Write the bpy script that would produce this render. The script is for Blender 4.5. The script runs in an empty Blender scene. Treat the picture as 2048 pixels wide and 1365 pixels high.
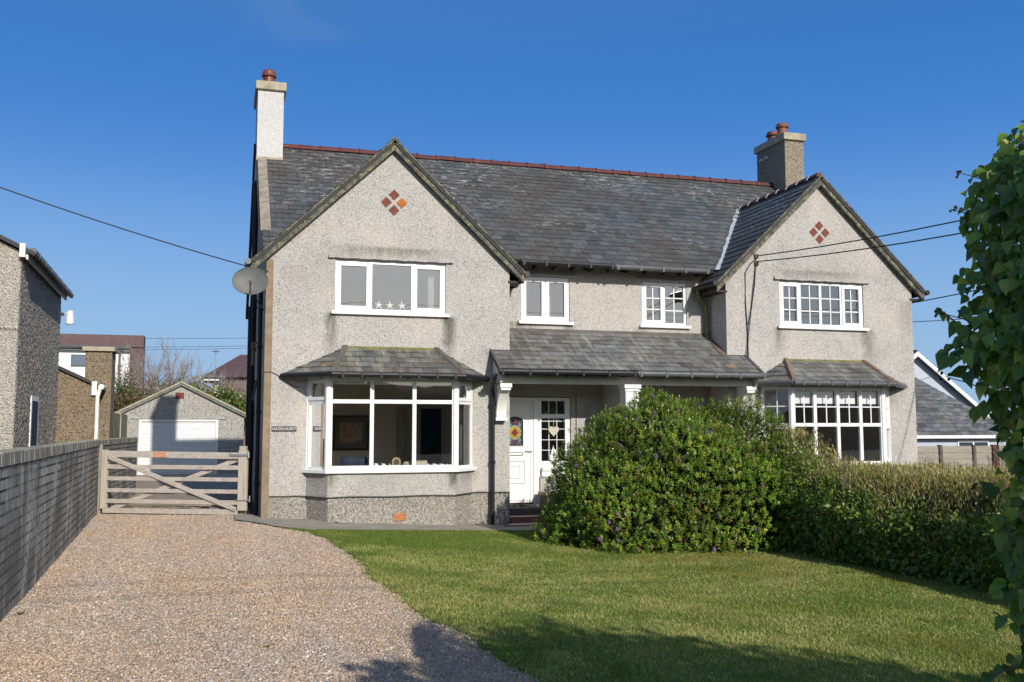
import bpy, bmesh, math, random
import numpy as np
from mathutils import Vector, Matrix
from mathutils.geometry import tessellate_polygon
random.seed(7)
RNG = np.random.default_rng(11)
R = math.radians
SC = bpy.context.scene
COL = SC.collection

# ------------------------------------------------------------------ camera
cam_d = bpy.data.cameras.new("camera")
cam = bpy.data.objects.new("camera", cam_d); COL.objects.link(cam)
SC.camera = cam
cam_d.sensor_width = 36.0
cam_d.lens = 34.014
cam_d.clip_start = 0.05; cam_d.clip_end = 3000
CAM = Vector((-0.7028, -17.9227, 1.5653))
YAW, PITCH, ROLL = 0.29016, 0.09151, -0.00134
_f = Vector((math.sin(YAW)*math.cos(PITCH), math.cos(YAW)*math.cos(PITCH), math.sin(PITCH)))
_r = Vector((math.cos(YAW), -math.sin(YAW), 0)); _u = _r.cross(_f)
_r2 = _r*math.cos(ROLL)+_u*math.sin(ROLL); _u2 = -_r*math.sin(ROLL)+_u*math.cos(ROLL)
cam.matrix_world = Matrix(((_r2.x, _u2.x, -_f.x, CAM.x), (_r2.y, _u2.y, -_f.y, CAM.y), (_r2.z, _u2.z, -_f.z, CAM.z), (0, 0, 0, 1)))

# ------------------------------------------------------------------ world, sun
SUN_EL, SUN_AZ = 25.8, 11.4            # elevation; degrees to the right of straight behind the camera side
world = bpy.data.worlds.new("World"); SC.world = world; world.use_nodes = True
wn = world.node_tree.nodes; wl = world.node_tree.links
bg = wn["Background"]
sky = wn.new("ShaderNodeTexSky"); sky.sky_type = 'NISHITA'; sky.sun_disc = False
sky.sun_elevation = R(SUN_EL); sky.sun_rotation = R(180-SUN_AZ)
sky.air_density = 1.2; sky.dust_density = 1.5; sky.ozone_density = 2.0; sky.altitude = 50
hsv = wn.new("ShaderNodeHueSaturation"); hsv.inputs['Saturation'].default_value = 0.8; hsv.inputs['Hue'].default_value = 0.505; hsv.inputs['Value'].default_value = 1.0
evn = wn.new("ShaderNodeMix"); evn.data_type = 'RGBA'; evn.inputs[0].default_value = 0.85     # clear spring blue, paler towards the horizon
wtc = wn.new("ShaderNodeTexCoord"); wsx = wn.new("ShaderNodeSeparateXYZ"); wl.new(wtc.outputs['Generated'], wsx.inputs[0])
wrm = wn.new("ShaderNodeValToRGB"); cr = wrm.color_ramp; cr.interpolation = 'B_SPLINE'
SKY_STOPS = [(0.0, (2.1, 3.2, 4.6)), (.09, (1.62, 2.85, 4.55)), (.17, (1.15, 2.45, 4.6)), (.27, (.22, 1.28, 3.9)), (.40, (.08, .95, 3.1)), (1.0, (.6, 1.3, 2.6))]
while len(cr.elements) < len(SKY_STOPS): cr.elements.new(.5)
for e, (p, c) in zip(cr.elements, SKY_STOPS): e.position = p; e.color = (c[0]/5, c[1]/5, c[2]/5, 1)
wsc = wn.new("ShaderNodeVectorMath"); wsc.operation = 'SCALE'; wsc.inputs['Scale'].default_value = 5.4
wmr = wn.new('ShaderNodeMapRange'); wmr.interpolation_type = 'SMOOTHSTEP'; wl.new(wsx.outputs[1], wmr.inputs[0])      # away from the sun the deep blue, towards it the bright glow
for i_, v_ in zip((1, 2, 3, 4), (-.35, .5, .62, .93)): wmr.inputs[i_].default_value = v_
wl.new(wmr.outputs[0], evn.inputs[0])
wl.new(wsx.outputs[2], wrm.inputs[0]); wl.new(wrm.outputs[0], wsc.inputs[0]); wl.new(wsc.outputs[0], evn.inputs[7])
wl.new(sky.outputs[0], hsv.inputs['Color']); wl.new(hsv.outputs[0], evn.inputs[6]); wno = wn.new('ShaderNodeTexNoise'); wno.inputs['Scale'].default_value = 5.5; wno.inputs['Detail'].default_value = 7; wno.inputs['Roughness'].default_value = .62; wno.inputs['Distortion'].default_value = .6
wmp = wn.new('ShaderNodeMapping'); wmp.inputs['Scale'].default_value = (1, 1, 1.6); wmp.inputs['Location'].default_value = (.35, .1, .2); wl.new(wtc.outputs['Generated'], wmp.inputs[0]); wl.new(wmp.outputs[0], wno.inputs['Vector'])
wcr = wn.new('ShaderNodeMapRange'); wcr.interpolation_type = 'SMOOTHSTEP'; wl.new(wno.outputs['Fac'], wcr.inputs[0])
for i_, v_ in zip((1, 2, 3, 4), (.58, .8, 0.0, .07)): wcr.inputs[i_].default_value = v_
wcl = wn.new('ShaderNodeMix'); wcl.data_type = 'RGBA'; wcl.inputs[7].default_value = (3.2, 3.8, 4.8, 1); wl.new(wcr.outputs[0], wcl.inputs[0]); wl.new(evn.outputs[2], wcl.inputs[6]); wl.new(wcl.outputs[2], bg.inputs[0])
bg.inputs[1].default_value = 0.142
sd = bpy.data.lights.new("sun", 'SUN'); sd.energy = 4.5; sd.angle = R(0.53); sd.color = (1.0, 0.94, 0.85)
so = bpy.data.objects.new("sun", sd); COL.objects.link(so)
sdir = Vector((-math.sin(R(SUN_AZ))*math.cos(R(SUN_EL)), math.cos(R(SUN_AZ))*math.cos(R(SUN_EL)), -math.sin(R(SUN_EL))))
so.rotation_euler = sdir.to_track_quat('-Z', 'Y').to_euler()
so.location = (10, -40, 30)
SC.view_settings.view_transform = 'Standard'; SC.view_settings.look = 'None'
SC.view_settings.exposure = 0.12; SC.view_settings.gamma = 1.0
SC.view_settings.use_curve_mapping = False
SC.cycles.max_bounces = 8; SC.cycles.transparent_max_bounces = 16

# ------------------------------------------------------------------ helpers: objects
def tag(o, label=None, cat=None, group=None, kind=None):
    if label: o['label'] = label
    if cat: o['category'] = cat
    if group: o['group'] = group
    if kind: o['kind'] = kind
    return o
def empty(name, loc=(0, 0, 0), label=None, cat=None, group=None):
    o = bpy.data.objects.new(name, None); COL.objects.link(o); o.location = loc
    o.empty_display_size = .2
    return tag(o, label, cat, group)
def wloc(p):
    v = Vector((0, 0, 0))
    while p is not None:
        v = v+Vector(p.location); p = p.parent
    return v
class MB:
    """collects polygons and links them as one mesh"""
    def __init__(s): s.v = []; s.f = []; s.m = []; s.c = []; s.mi = 0; s.M = None; s.col = None
    def add(s, vs, fs):
        b = len(s.v)
        if s.M is not None: vs = [s.M @ Vector(v) for v in vs]
        s.v += [tuple(v) for v in vs]
        for f in fs: s.f.append(tuple(b+i for i in f)); s.m.append(s.mi)
        s.c += [s.col or (1, 1, 1, 1)]*len(vs)
    def box(s, a, b):
        x0, x1 = sorted((a[0], b[0])); y0, y1 = sorted((a[1], b[1])); z0, z1 = sorted((a[2], b[2]))
        s.add([(x0, y0, z0), (x1, y0, z0), (x1, y1, z0), (x0, y1, z0), (x0, y0, z1), (x1, y0, z1), (x1, y1, z1), (x0, y1, z1)],
              [(0, 3, 2, 1), (4, 5, 6, 7), (0, 1, 5, 4), (1, 2, 6, 5), (2, 3, 7, 6), (3, 0, 4, 7)])
    def bar(s, p, q, w, h, up=(0, 0, 1)):
        p = Vector(p); q = Vector(q); d = (q-p).normalized(); u = Vector(up)
        sd_ = d.cross(u).normalized()*w/2; up_ = sd_.cross(d).normalized()*h/2
        vs = [p-sd_-up_, p+sd_-up_, p+sd_+up_, p-sd_+up_, q-sd_-up_, q+sd_-up_, q+sd_+up_, q-sd_+up_]
        s.add(vs, [(0, 1, 2, 3), (7, 6, 5, 4), (0, 4, 5, 1), (1, 5, 6, 2), (2, 6, 7, 3), (3, 7, 4, 0)])
    def prism(s, poly, d):
        """closed prism over a planar polygon (list of 3d points), extruded by vector d"""
        n = len(poly); P = [Vector(p) for p in poly]; d = Vector(d)
        s.add(P+[p+d for p in P], [tuple(range(n-1, -1, -1)), tuple(range(n, 2*n))]+[(i, (i+1) % n, n+(i+1) % n, n+i) for i in range(n)])
    def tube(s, pts, r, n=8, cap=True):
        pts = [Vector(p) for p in pts]; k = len(pts); vs = []
        rs = r if isinstance(r, (list, tuple)) else [r]*k
        ref = Vector((0, 0, 1))
        d0 = (pts[1]-pts[0]).normalized()
        if abs(d0.dot(ref)) > .9: ref = Vector((1, 0, 0))
        for i, p in enumerate(pts):
            d = ((pts[i+1] if i < k-1 else p)-(pts[i-1] if i > 0 else p)).normalized()
            a = d.cross(ref)
            if a.length < 1e-5: a = d.cross(Vector((0, 1, 0)))
            a.normalize(); b = d.cross(a).normalized()
            for j in range(n):
                t = 2*math.pi*j/n; vs.append(p+(a*math.cos(t)+b*math.sin(t))*rs[i])
        fs = [(i*n+j, i*n+(j+1) % n, (i+1)*n+(j+1) % n, (i+1)*n+j) for i in range(k-1) for j in range(n)]
        if cap: fs += [tuple(range(n-1, -1, -1)), tuple((k-1)*n+j for j in range(n))]
        s.add(vs, fs)
    def lathe(s, prof, c, n=20):
        vs = []; k = len(prof)
        for (r, z) in prof:
            for j in range(n):
                t = 2*math.pi*j/n; vs.append((c[0]+r*math.cos(t), c[1]+r*math.sin(t), c[2]+z))
        fs = [(i*n+j, i*n+(j+1) % n, (i+1)*n+(j+1) % n, (i+1)*n+j) for i in range(k-1) for j in range(n)]
        fs += [tuple(range(n-1, -1, -1)), tuple((k-1)*n+j for j in range(n))]
        s.add(vs, fs)
    def quad(s, a, b, c, d): s.add([a, b, c, d], [(0, 1, 2, 3)])
    def wall(s, outer, holes=(), plane='y', at=0.0, depth=0.0):
        """flat wall with rectangular holes; outer in (u,z), reveals of the given depth"""
        def P(u, z, k=0.0): return (u, at+k, z) if plane == 'y' else (at+k, u, z)
        loops = [[Vector((u, z, 0)) for u, z in outer]]
        for (u0, u1, z0, z1) in holes: loops.append([Vector((u0, z0, 0)), Vector((u0, z1, 0)), Vector((u1, z1, 0)), Vector((u1, z0, 0))])
        flat = [v for l in loops for v in l]
        s.add([P(v.x, v.y) for v in flat], [tuple(t) for t in tessellate_polygon(loops)])
        if depth:
            for (u0, u1, z0, z1) in holes:
                c = [(u0, z0), (u1, z0), (u1, z1), (u0, z1)]
                for i in range(4):
                    a, b = c[i], c[(i+1) % 4]
                    s.quad(P(*a), P(*b), P(*b, depth), P(*a, depth))
    def build(s, name, mat, parent=None, smooth=False, bevel=0, cat=None):
        me = bpy.data.meshes.new(name)
        off = wloc(parent) if parent is not None else Vector((0, 0, 0))
        me.from_pydata([(v[0]-off.x, v[1]-off.y, v[2]-off.z) for v in s.v], [], s.f)
        mats = mat if isinstance(mat, (list, tuple)) else [mat]
        for m in mats: me.materials.append(m)
        if len(mats) > 1: me.polygons.foreach_set('material_index', s.m)
        a = me.color_attributes.new('tint', 'FLOAT_COLOR', 'POINT')
        a.data.foreach_set('color', np.array(s.c, dtype=np.float32).ravel())
        bm = bmesh.new(); bm.from_mesh(me); bmesh.ops.recalc_face_normals(bm, faces=bm.faces); bm.to_mesh(me); bm.free()
        if smooth: me.polygons.foreach_set('use_smooth', [True]*len(me.polygons))
        o = bpy.data.objects.new(name, me); COL.objects.link(o)
        if parent is not None: o.parent = parent
        if bevel:
            md = o.modifiers.new('bevel', 'BEVEL'); md.width = bevel; md.segments = 2; md.limit_method = 'ANGLE'
        return o
def fast_mesh(name, V, F, colors, mat, parent=None, smooth=False):
    """V (n,3), F (m,k) equal-sized polygons, colors (n,4)"""
    me = bpy.data.meshes.new(name); n = len(V); m, k = F.shape
    if parent is not None: V = V-np.array(wloc(parent))
    me.vertices.add(n); me.vertices.foreach_set('co', V.astype(np.float32).ravel())
    me.loops.add(m*k); me.loops.foreach_set('vertex_index', F.astype(np.int32).ravel())
    me.polygons.add(m); me.polygons.foreach_set('loop_start', np.arange(0, m*k, k, dtype=np.int32))
    me.polygons.foreach_set('loop_total', np.full(m, k, dtype=np.int32))
    if smooth: me.polygons.foreach_set('use_smooth', np.ones(m, dtype=bool))
    me.update(calc_edges=True)
    a = me.color_attributes.new('tint', 'FLOAT_COLOR', 'POINT'); a.data.foreach_set('color', colors.astype(np.float32).ravel())
    me.materials.append(mat)
    o = bpy.data.objects.new(name, me); COL.objects.link(o)
    if parent is not None: o.parent = parent
    return o
def copy_tree(o, parent=None):
    c = o.copy(); COL.objects.link(c); c.parent = parent
    for ch in list(o.children): copy_tree(ch, c)
    return c

# ------------------------------------------------------------------ helpers: materials
class NT:
    def __init__(s, name):
        s.mat = bpy.data.materials.new(name); s.mat.use_nodes = True
        s.t = s.mat.node_tree; s.n = s.t.nodes; s.l = s.t.links; s.bsdf = s.n["Principled BSDF"]; s._co = None
    def new(s, typ, **kw):
        nd = s.n.new(typ)
        for k, v in kw.items(): setattr(nd, k, v)
        return nd
    def _in(s, sock, v):
        if hasattr(v, 'is_linked') or hasattr(v, 'links'): s.l.new(v, sock)
        elif isinstance(v, (tuple, list)) and len(v) == 3 and sock.type == 'RGBA': sock.default_value = (*v, 1)
        else: sock.default_value = v
    @property
    def co(s):
        if s._co is None: s._co = s.new("ShaderNodeTexCoord").outputs['Object']
        return s._co
    def noise(s, scale, detail=4, rough=.55, vec=None, dist=0):
        nd = s.new("ShaderNodeTexNoise"); s.l.new(vec or s.co, nd.inputs['Vector'])
        nd.inputs['Scale'].default_value = scale; nd.inputs['Detail'].default_value = detail; nd.inputs['Roughness'].default_value = rough
        nd.inputs['Distortion'].default_value = dist
        return nd.outputs['Fac']
    def voro(s, scale, feat='F1', out='Distance', vec=None):
        nd = s.new("ShaderNodeTexVoronoi", feature=feat); s.l.new(vec or s.co, nd.inputs['Vector']); nd.inputs['Scale'].default_value = scale
        return nd.outputs[out]
    def ramp(s, fac, stops, interp='LINEAR'):
        nd = s.new("ShaderNodeValToRGB"); nd.color_ramp.interpolation = interp
        while len(nd.color_ramp.elements) < len(stops): nd.color_ramp.elements.new(0.5)
        for e, (p, c) in zip(nd.color_ramp.elements, stops):
            e.position = p; e.color = (*c, 1) if isinstance(c, (tuple, list)) else (c, c, c, 1)
        s.l.new(fac, nd.inputs[0]); return nd.outputs[0]
    def math(s, op, a, b=0.0, clamp=False):
        nd = s.new("ShaderNodeMath", operation=op, use_clamp=clamp); s._in(nd.inputs[0], a); s._in(nd.inputs[1], b); return nd.outputs[0]
    def mix(s, fac, a, b, blend='MIX'):
        nd = s.new("ShaderNodeMix", data_type='RGBA', blend_type=blend)
        s._in(nd.inputs[0], fac); s._in(nd.inputs[6], a); s._in(nd.inputs[7], b); return nd.outputs[2]
    def map(s, scale=(1, 1, 1), rot=(0, 0, 0), loc=(0, 0, 0)):
        nd = s.new("ShaderNodeMapping"); s.l.new(s.co, nd.inputs[0]); nd.inputs['Scale'].default_value = scale
        nd.inputs['Rotation'].default_value = rot; nd.inputs['Location'].default_value = loc; return nd.outputs[0]
    def xyz(s):
        nd = s.new("ShaderNodeSeparateXYZ"); s.l.new(s.co, nd.inputs[0]); return nd.outputs
    def attr(s, name='tint'):
        nd = s.new("ShaderNodeAttribute", attribute_name=name); return nd.outputs['Color']
    def srange(s, v, a, b, c=0.0, d=1.0):
        nd = s.new("ShaderNodeMapRange", interpolation_type='SMOOTHSTEP'); s._in(nd.inputs[0], v)
        for i, q in zip((1, 2, 3, 4), (a, b, c, d)): nd.inputs[i].default_value = q
        return nd.outputs[0]
    def bump(s, h, strength=.3, dist=.02):
        nd = s.new("ShaderNodeBump"); nd.inputs['Strength'].default_value = strength; nd.inputs['Distance'].default_value = dist
        s.l.new(h, nd.inputs['Height']); s.l.new(nd.outputs[0], s.bsdf.inputs['Normal']); return nd
    def done(s, color=None, rough=.7, spec=.4, metal=0.0):
        if color is not None: s._in(s.bsdf.inputs['Base Color'], color)
        s._in(s.bsdf.inputs['Roughness'], rough); s.bsdf.inputs['Specular IOR Level'].default_value = spec
        s.bsdf.inputs['Metallic'].default_value = metal
        return s.mat
def paint(name, col, rough=.5, var=.12, scale=6, bump=0.0, spec=.4, metal=0.0, dirt=None):
    n = NT(name)
    f = n.noise(scale, 6, .6)
    lo = tuple(c*(1-var) for c in col); hi = tuple(min(1, c*(1+var)) for c in col)
    c = n.ramp(f, [(.3, lo), (.7, hi)])
    if dirt:
        g = n.noise(scale*.35, 8, .7); c = n.mix(n.ramp(g, [(.5, 0.0), (.72, dirt[0])]), c, dirt[1])
    if bump: n.bump(n.noise(scale*14, 4), bump, .01)
    return n.done(c, rough, spec, metal)

def pebbledash(name, stops, scale=66, warm=(.60, .53, .46), stains=(), bump=.6, dirt=.5, dirtcol=(.2, .19, .17)):
    n = NT(name)
    vc = n.new("ShaderNodeSeparateColor"); n.l.new(n.voro(scale, out='Color'), vc.inputs[0])
    c = n.ramp(vc.outputs[0], stops)
    fine = n.noise(scale*2.2, 2, .5)
    c = n.mix(n.ramp(fine, [(.40, .22), (.56, 0.0)]), c, tuple(q*.42 for q in stops[-2][1]))
    c = n.mix(n.ramp(n.noise(.9, 6, .62), [(.45, 0.0), (.7, .32)]), c, warm)
    c = n.mix(n.ramp(n.noise(.55, 8, .7), [(.52, 0.0), (.75, dirt)]), c, dirtcol)
    if stains:
        X, Y, Z = n.xyz(); X = n.math('ADD', X, 6.9)      # the house root stands at x = 6.9
        drip = n.ramp(n.noise(1.0, 8, .75, n.map((9, 9, 1.2))), [(.34, .3), (.58, 1.0)]); wig = n.noise(2.2, 5, .65)
        tot = None
        for (x, w, z0, h, k) in stains:
            a = n.srange(n.math('ABSOLUTE', n.math('SUBTRACT', n.math('ADD', X, n.math('MULTIPLY', n.math('SUBTRACT', wig, .5), w*1.2)), x)), w*1.1, 0.0)
            b = n.srange(n.math('ADD', Z, n.math('MULTIPLY', n.math('SUBTRACT', wig, .5), h*.8)), z0-h, z0); t = n.srange(Z, z0+.05, z0-.03)
            q = n.math('MULTIPLY', n.math('MULTIPLY', a, b), n.math('MULTIPLY', t, k))
            tot = q if tot is None else n.math('MAXIMUM', tot, q)
        c = n.mix(n.math('MULTIPLY', n.math('MULTIPLY', tot, drip), 1.5, True), c, (.105, .098, .078))
    h = n.math('ADD', n.math('MULTIPLY', n.voro(scale), 1.0), n.math('MULTIPLY', fine, .5))
    n.bump(h, bump, .012 if bump < .75 else .035)
    return n.done(c, .92, .15)
WSTOPS = [(0, (.17, .16, .145)), (.10, (.285, .27, .25)), (.22, (.36, .345, .322)), (.6, (.425, .408, .382)), (1, (.53, .512, .48))]
M = {}
M['render'] = pebbledash('render', WSTOPS, stains=[(1.17, .16, 3.70, 1.0, .8), (3.39, .17, 3.70, 1.15, .95), (.95, .3, .80, .42, .55), (1.16, .13, .82, .46, .9), (3.36, .15, .82, .46, 1.0), (3.75, .25, .80, .3, .5),
    (2.3, 1.5, 4.98, .3, .5), (11.62, 1.5, 4.96, .3, .4), (5.05, .5, 3.74, .22, .6), (6.15, .2, 3.72, .3, .5), (10.55, .18, 3.7, .7, .5), (12.75, .2, 3.7, 1.0, .6), (4.2, .35, 3.1, .5, .25), (7.75, .3, 3.72, .3, .4), (13.3, .5, 2.6, .9, .35), (13.8, .3, 4.4, 1.6, .3)])
M['plinth'] = pebbledash('plinth', [(0, (.10, .095, .085)), (.2, (.20, .19, .165)), (.45, (.255, .24, .21)), (.7, (.32, .30, .265)), (1, (.50, .48, .43))], scale=58, warm=(.33, .29, .2), dirt=.55, dirtcol=(.10, .10, .075))
M['white_dash'] = pebbledash('white_dash', [(0, (.40, .39, .38)), (.14, (.47, .46, .45)), (.35, (.53, .52, .51)), (.6, (.58, .57, .56)), (1, (.63, .62, .61))], warm=(.62, .61, .58), dirt=.4, dirtcol=(.42, .40, .36))
M['grey_dash'] = pebbledash('grey_dash', [(0, (.08, .068, .052)), (.2, (.165, .14, .105)), (.45, (.23, .195, .145)), (.7, (.29, .25, .19)), (1, (.37, .32, .25))], scale=50, warm=(.26, .22, .16), dirt=.4, dirtcol=(.12, .11, .09))
M['neighbour_dash'] = pebbledash('neighbour_dash', [(0, (.32, .295, .25)), (.2, (.43, .395, .34)), (.45, (.50, .465, .40)), (.7, (.57, .53, .46)), (1, (.65, .61, .54))], scale=40, warm=(.46, .38, .28), dirt=.35, dirtcol=(.26, .23, .19), bump=1.0)
M['brown_dash'] = pebbledash('brown_dash', [(0, (.08, .065, .045)), (.2, (.17, .135, .09)), (.45, (.26, .21, .145)), (.7, (.32, .26, .18)), (1, (.40, .33, .24))], scale=44, warm=(.24, .17, .10), dirt=.5, dirtcol=(.09, .07, .045), bump=.8)
M['garage_dash'] = pebbledash('garage_dash', [(0, (.13, .125, .11)), (.2, (.25, .235, .21)), (.45, (.35, .335, .30)), (.7, (.42, .405, .37)), (1, (.52, .505, .46))], scale=44, warm=(.37, .32, .25), dirt=.5, dirtcol=(.2, .19, .16), bump=.7)
M['corner_cement'] = paint('corner_cement', (.235, .175, .115), .9, .25, 5, .4, dirt=(.5, (.13, .10, .07)))

def slate_mat(name, base, moss=.0, white=0.0, streak=.0, rough=.62, mosscol=(.075, .055, .032)):
    n = NT(name)
    t = n.attr()
    c = n.mix(1.0, n.ramp(n.noise(7, 8, .65), [(.3, tuple(b*.75 for b in base)), (.7, tuple(b*1.25 for b in base))]), t, 'MULTIPLY')
    if streak:
        sx = n.noise(1.0, 5, .6, n.map((7, .9, .9)))
        c = n.mix(n.ramp(sx, [(.52, 0.0), (.7, streak)]), c, (.36, .34, .24))
        c = n.mix(n.ramp(n.noise(1.7, 7, .7), [(.56, 0.0), (.72, streak)]), c, (.17, .125, .06))
    if moss:
        big = n.ramp(n.noise(.42, 3, .5), [(.36, 0.0), (.55, 1.0)])
        sm = n.ramp(n.noise(6, 9, .75), [(.42, 0.0), (.54, 1.0)])
        c = n.mix(n.math('MULTIPLY', n.math('MULTIPLY', big, sm), moss), c, mosscol)
    if white:
        wbig = n.ramp(n.noise(.45, 2, .5, n.map((1, 1, 1), loc=(3.1, 7, 2))), [(.42, 0.0), (.6, 1.0)])
        ws = n.ramp(n.noise(1.0, 7, .72, n.map((4.5, 15, 15))), [(.57, 0.0), (.61, 1.0)])
        c = n.mix(n.math('MULTIPLY', n.math('MULTIPLY', wbig, ws), white), c, (.62, .62, .58))
    n.bump(n.noise(30, 6, .6), .25, .01)
    return n.done(c, n.ramp(n.noise(5, 5), [(.3, rough-.12), (.7, rough+.15)]), .45)
M['slate'] = slate_mat('slate', (.079, .085, .089), moss=.72, white=.7)
M['slate_porch'] = slate_mat('slate_porch', (.128, .13, .126), moss=.35, white=.25, streak=.55)
M['slate_far'] = slate_mat('slate_far', (.095, .10, .105), moss=.2, white=.35)
M['underlay'] = paint('underlay', (.05, .05, .05), .9)
M['ridge_tile'] = paint('ridge_tile', (.095, .027, .024), .6, .35, 5, .2, dirt=(.55, (.10, .055, .04)))
M['hip_tile'] = paint('hip_tile', (.10, .09, .082), .8, .3, 8, .3, dirt=(.6, (.16, .12, .07)))
M['hip_rust'] = paint('hip_rust', (.15, .085, .06), .8, .35, 9, .3, dirt=(.7, (.30, .27, .22)))
M['mortar'] = paint('mortar', (.62, .60, .55), .9, .15, 12)
M['verge_strip'] = paint('verge_strip', (.27, .235, .185), .9, .3, 6, .4, dirt=(.7, (.09, .08, .065)))
def lichen_mat():
    n = NT('lichen_board')
    c = n.ramp(n.noise(9, 8, .7), [(.32, (.022, .024, .024)), (.5, (.085, .085, .075)), (.66, (.19, .18, .145))])
    c = n.mix(n.ramp(n.noise(7, 9, .75, n.map((1, 1, 1), loc=(4, 1, 2))), [(.52, 0.0), (.6, .8)]), c, (.25, .25, .12))
    c = n.mix(n.ramp(n.noise(6, 9, .75, n.map((1, 1, 1), loc=(9, 3, 2))), [(.56, 0.0), (.64, .8)]), c, (.26, .145, .08))
    n.bump(n.noise(40, 5), .4, .01); return n.done(c, .9, .2)
M['lichen_board'] = lichen_mat()
M['lead'] = paint('lead', (.36, .385, .42), .55, .15, 10, .1, metal=.1)
M['upvc'] = paint('upvc', (.73, .73, .72), .32, .03, 3, spec=.5)
M['white_paint'] = paint('white_paint', (.74, .73, .69), .6, .1, 5, dirt=(.35, (.42, .41, .34)))
M['cream_paint'] = paint('cream_paint', (.60, .58, .53), .6, .12, 4, dirt=(.3, (.35, .33, .28)))
M['gutter'] = paint('gutter', (.013, .014, .016), .45, .2, 5, spec=.3)
M['gutter_grey'] = paint('gutter_grey', (.085, .088, .094), .35, .2, 5, spec=.5)
M['moss_pipe'] = paint('moss_pipe', (.16, .15, .05), .75, .4, 9, .3, dirt=(.8, (.06, .065, .03)))
M['dark_wood'] = paint('dark_wood', (.03, .028, .026), .7, .2, 8)
M['cap_stone'] = paint('cap_stone', (.37, .33, .24), .92, .22, 6, .4, dirt=(.6, (.17, .155, .10)))
M['pot'] = paint('pot', (.17, .05, .032), .45, .3, 9, .1, dirt=(.5, (.06, .035, .03)))
M['pot_orange'] = paint('pot_orange', (.20, .085, .05), .6, .3, 9, .1, dirt=(.5, (.12, .06, .04)))
M['terracotta'] = paint('terracotta', (.42, .17, .075), .8, .25, 14, .2)
M['tile_red'] = paint('tile_red', (.15, .038, .022), .75, .3, 7, dirt=(.5, (.10, .05, .04)))
M['tile_orange'] = paint('tile_orange', (.38, .12, .02), .75, .3, 7, spec=.2)
M['step_tile'] = paint('step_tile', (.20, .075, .055), .5, .3, 6, .1, dirt=(.4, (.17, .14, .12)))
M['dark_stone'] = paint('dark_stone', (.09, .085, .08), .9, .3, 8, .3)
M['metal'] = paint('metal', (.55, .56, .57), .35, .1, 8, metal=.85)
M['dish_grey'] = paint('dish_grey', (.11, .115, .108), .6, .15, 5, dirt=(.5, (.24, .19, .14)))
M['black_metal'] = paint('black_metal', (.02, .02, .022), .5, .2, 8)
M['cable'] = paint('cable', (.012, .012, .014), .6, .1, 8)
M['sign_brown'] = paint('sign_brown', (.06, .05, .05), .6, .2, 12)
M['letter_white'] = paint('letter_white', (.62, .60, .58), .6, .05, 12)
M['plaster'] = paint('plaster', (.82, .77, .70), .9, .06, 2)
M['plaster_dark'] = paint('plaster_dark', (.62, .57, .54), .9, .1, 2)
M['carpet'] = paint('carpet', (.38, .34, .29), .95, .2, 20)
M['curtain'] = paint('curtain', (.68, .66, .62), .9, .06, 4)
M['blind_white'] = paint('blind_white', (.80, .80, .80), .8, .03, 4)
M['navy'] = paint('navy', (.018, .03, .06), .8, .2, 8)
M['beige'] = paint('beige', (.46, .42, .34), .85, .1, 10)
M['brown_wood'] = paint('brown_wood', (.09, .042, .024), .5, .3, 8)
M['gold'] = paint('gold', (.30, .23, .12), .5, .15, 20, metal=.2)
M['starfish'] = paint('starfish', (.72, .71, .68), .85, .06, 30)
def glass_mat(name, refl, tint=(.93, .95, .95)):
    n = NT(name); n.n.remove(n.bsdf)
    out = n.n["Material Output"]
    tr = n.new("ShaderNodeBsdfTransparent"); tr.inputs[0].default_value = (*tint, 1)
    gl = n.new("ShaderNodeBsdfGlossy"); gl.inputs['Roughness'].default_value = 0.0; gl.inputs[0].default_value = (.95, .97, 1, 1)
    fr = n.new("ShaderNodeFresnel"); fr.inputs[0].default_value = 1.5
    wob = n.new("ShaderNodeBump"); wob.inputs['Strength'].default_value = .03; wob.inputs['Distance'].default_value = .03
    n.l.new(n.noise(1.6, 2, .4), wob.inputs['Height']); n.l.new(wob.outputs[0], gl.inputs['Normal'])
    fac = n.math('ADD', n.math('MULTIPLY', fr.outputs[0], 1.6), refl, True)
    mx = n.new("ShaderNodeMixShader"); n.l.new(fac, mx.inputs[0]); n.l.new(tr.outputs[0], mx.inputs[1]); n.l.new(gl.outputs[0], mx.inputs[2])
    n.l.new(mx.outputs[0], out.inputs[0]); return n.mat
M['glass'] = glass_mat('glass', .05)
M['glass_upper'] = glass_mat('glass_upper', .17)
def wood_mat(name, col, axis=0):
    n = NT(name)
    sc = [22, 22, 22]; sc[axis] = 1.6
    g = n.noise(1.0, 7, .65, n.map(tuple(sc)), dist=.6)
    c = n.ramp(g, [(.25, tuple(q*.62 for q in col)), (.5, col), (.78, tuple(min(1, q*1.25) for q in col))])
    kn = n.voro(2.6, vec=n.map((1.2, 1.2, 3.5)))
    c = n.mix(n.ramp(kn, [(.0, .75), (.10, 0.0)]), c, (.16, .10, .06))
    c = n.mix(n.ramp(n.noise(2.4, 7, .7), [(.5, 0.0), (.7, .45)]), c, (.27, .25, .16))
    n.bump(g, .3, .01); return n.done(c, .85, .2)
M['gate_wood'] = wood_mat('gate_wood', (.40, .355, .315))
M['post_wood'] = wood_mat('post_wood', (.41, .365, .305), 2)
M['fence_wood'] = wood_mat('fence_wood', (.27, .245, .205))
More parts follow.
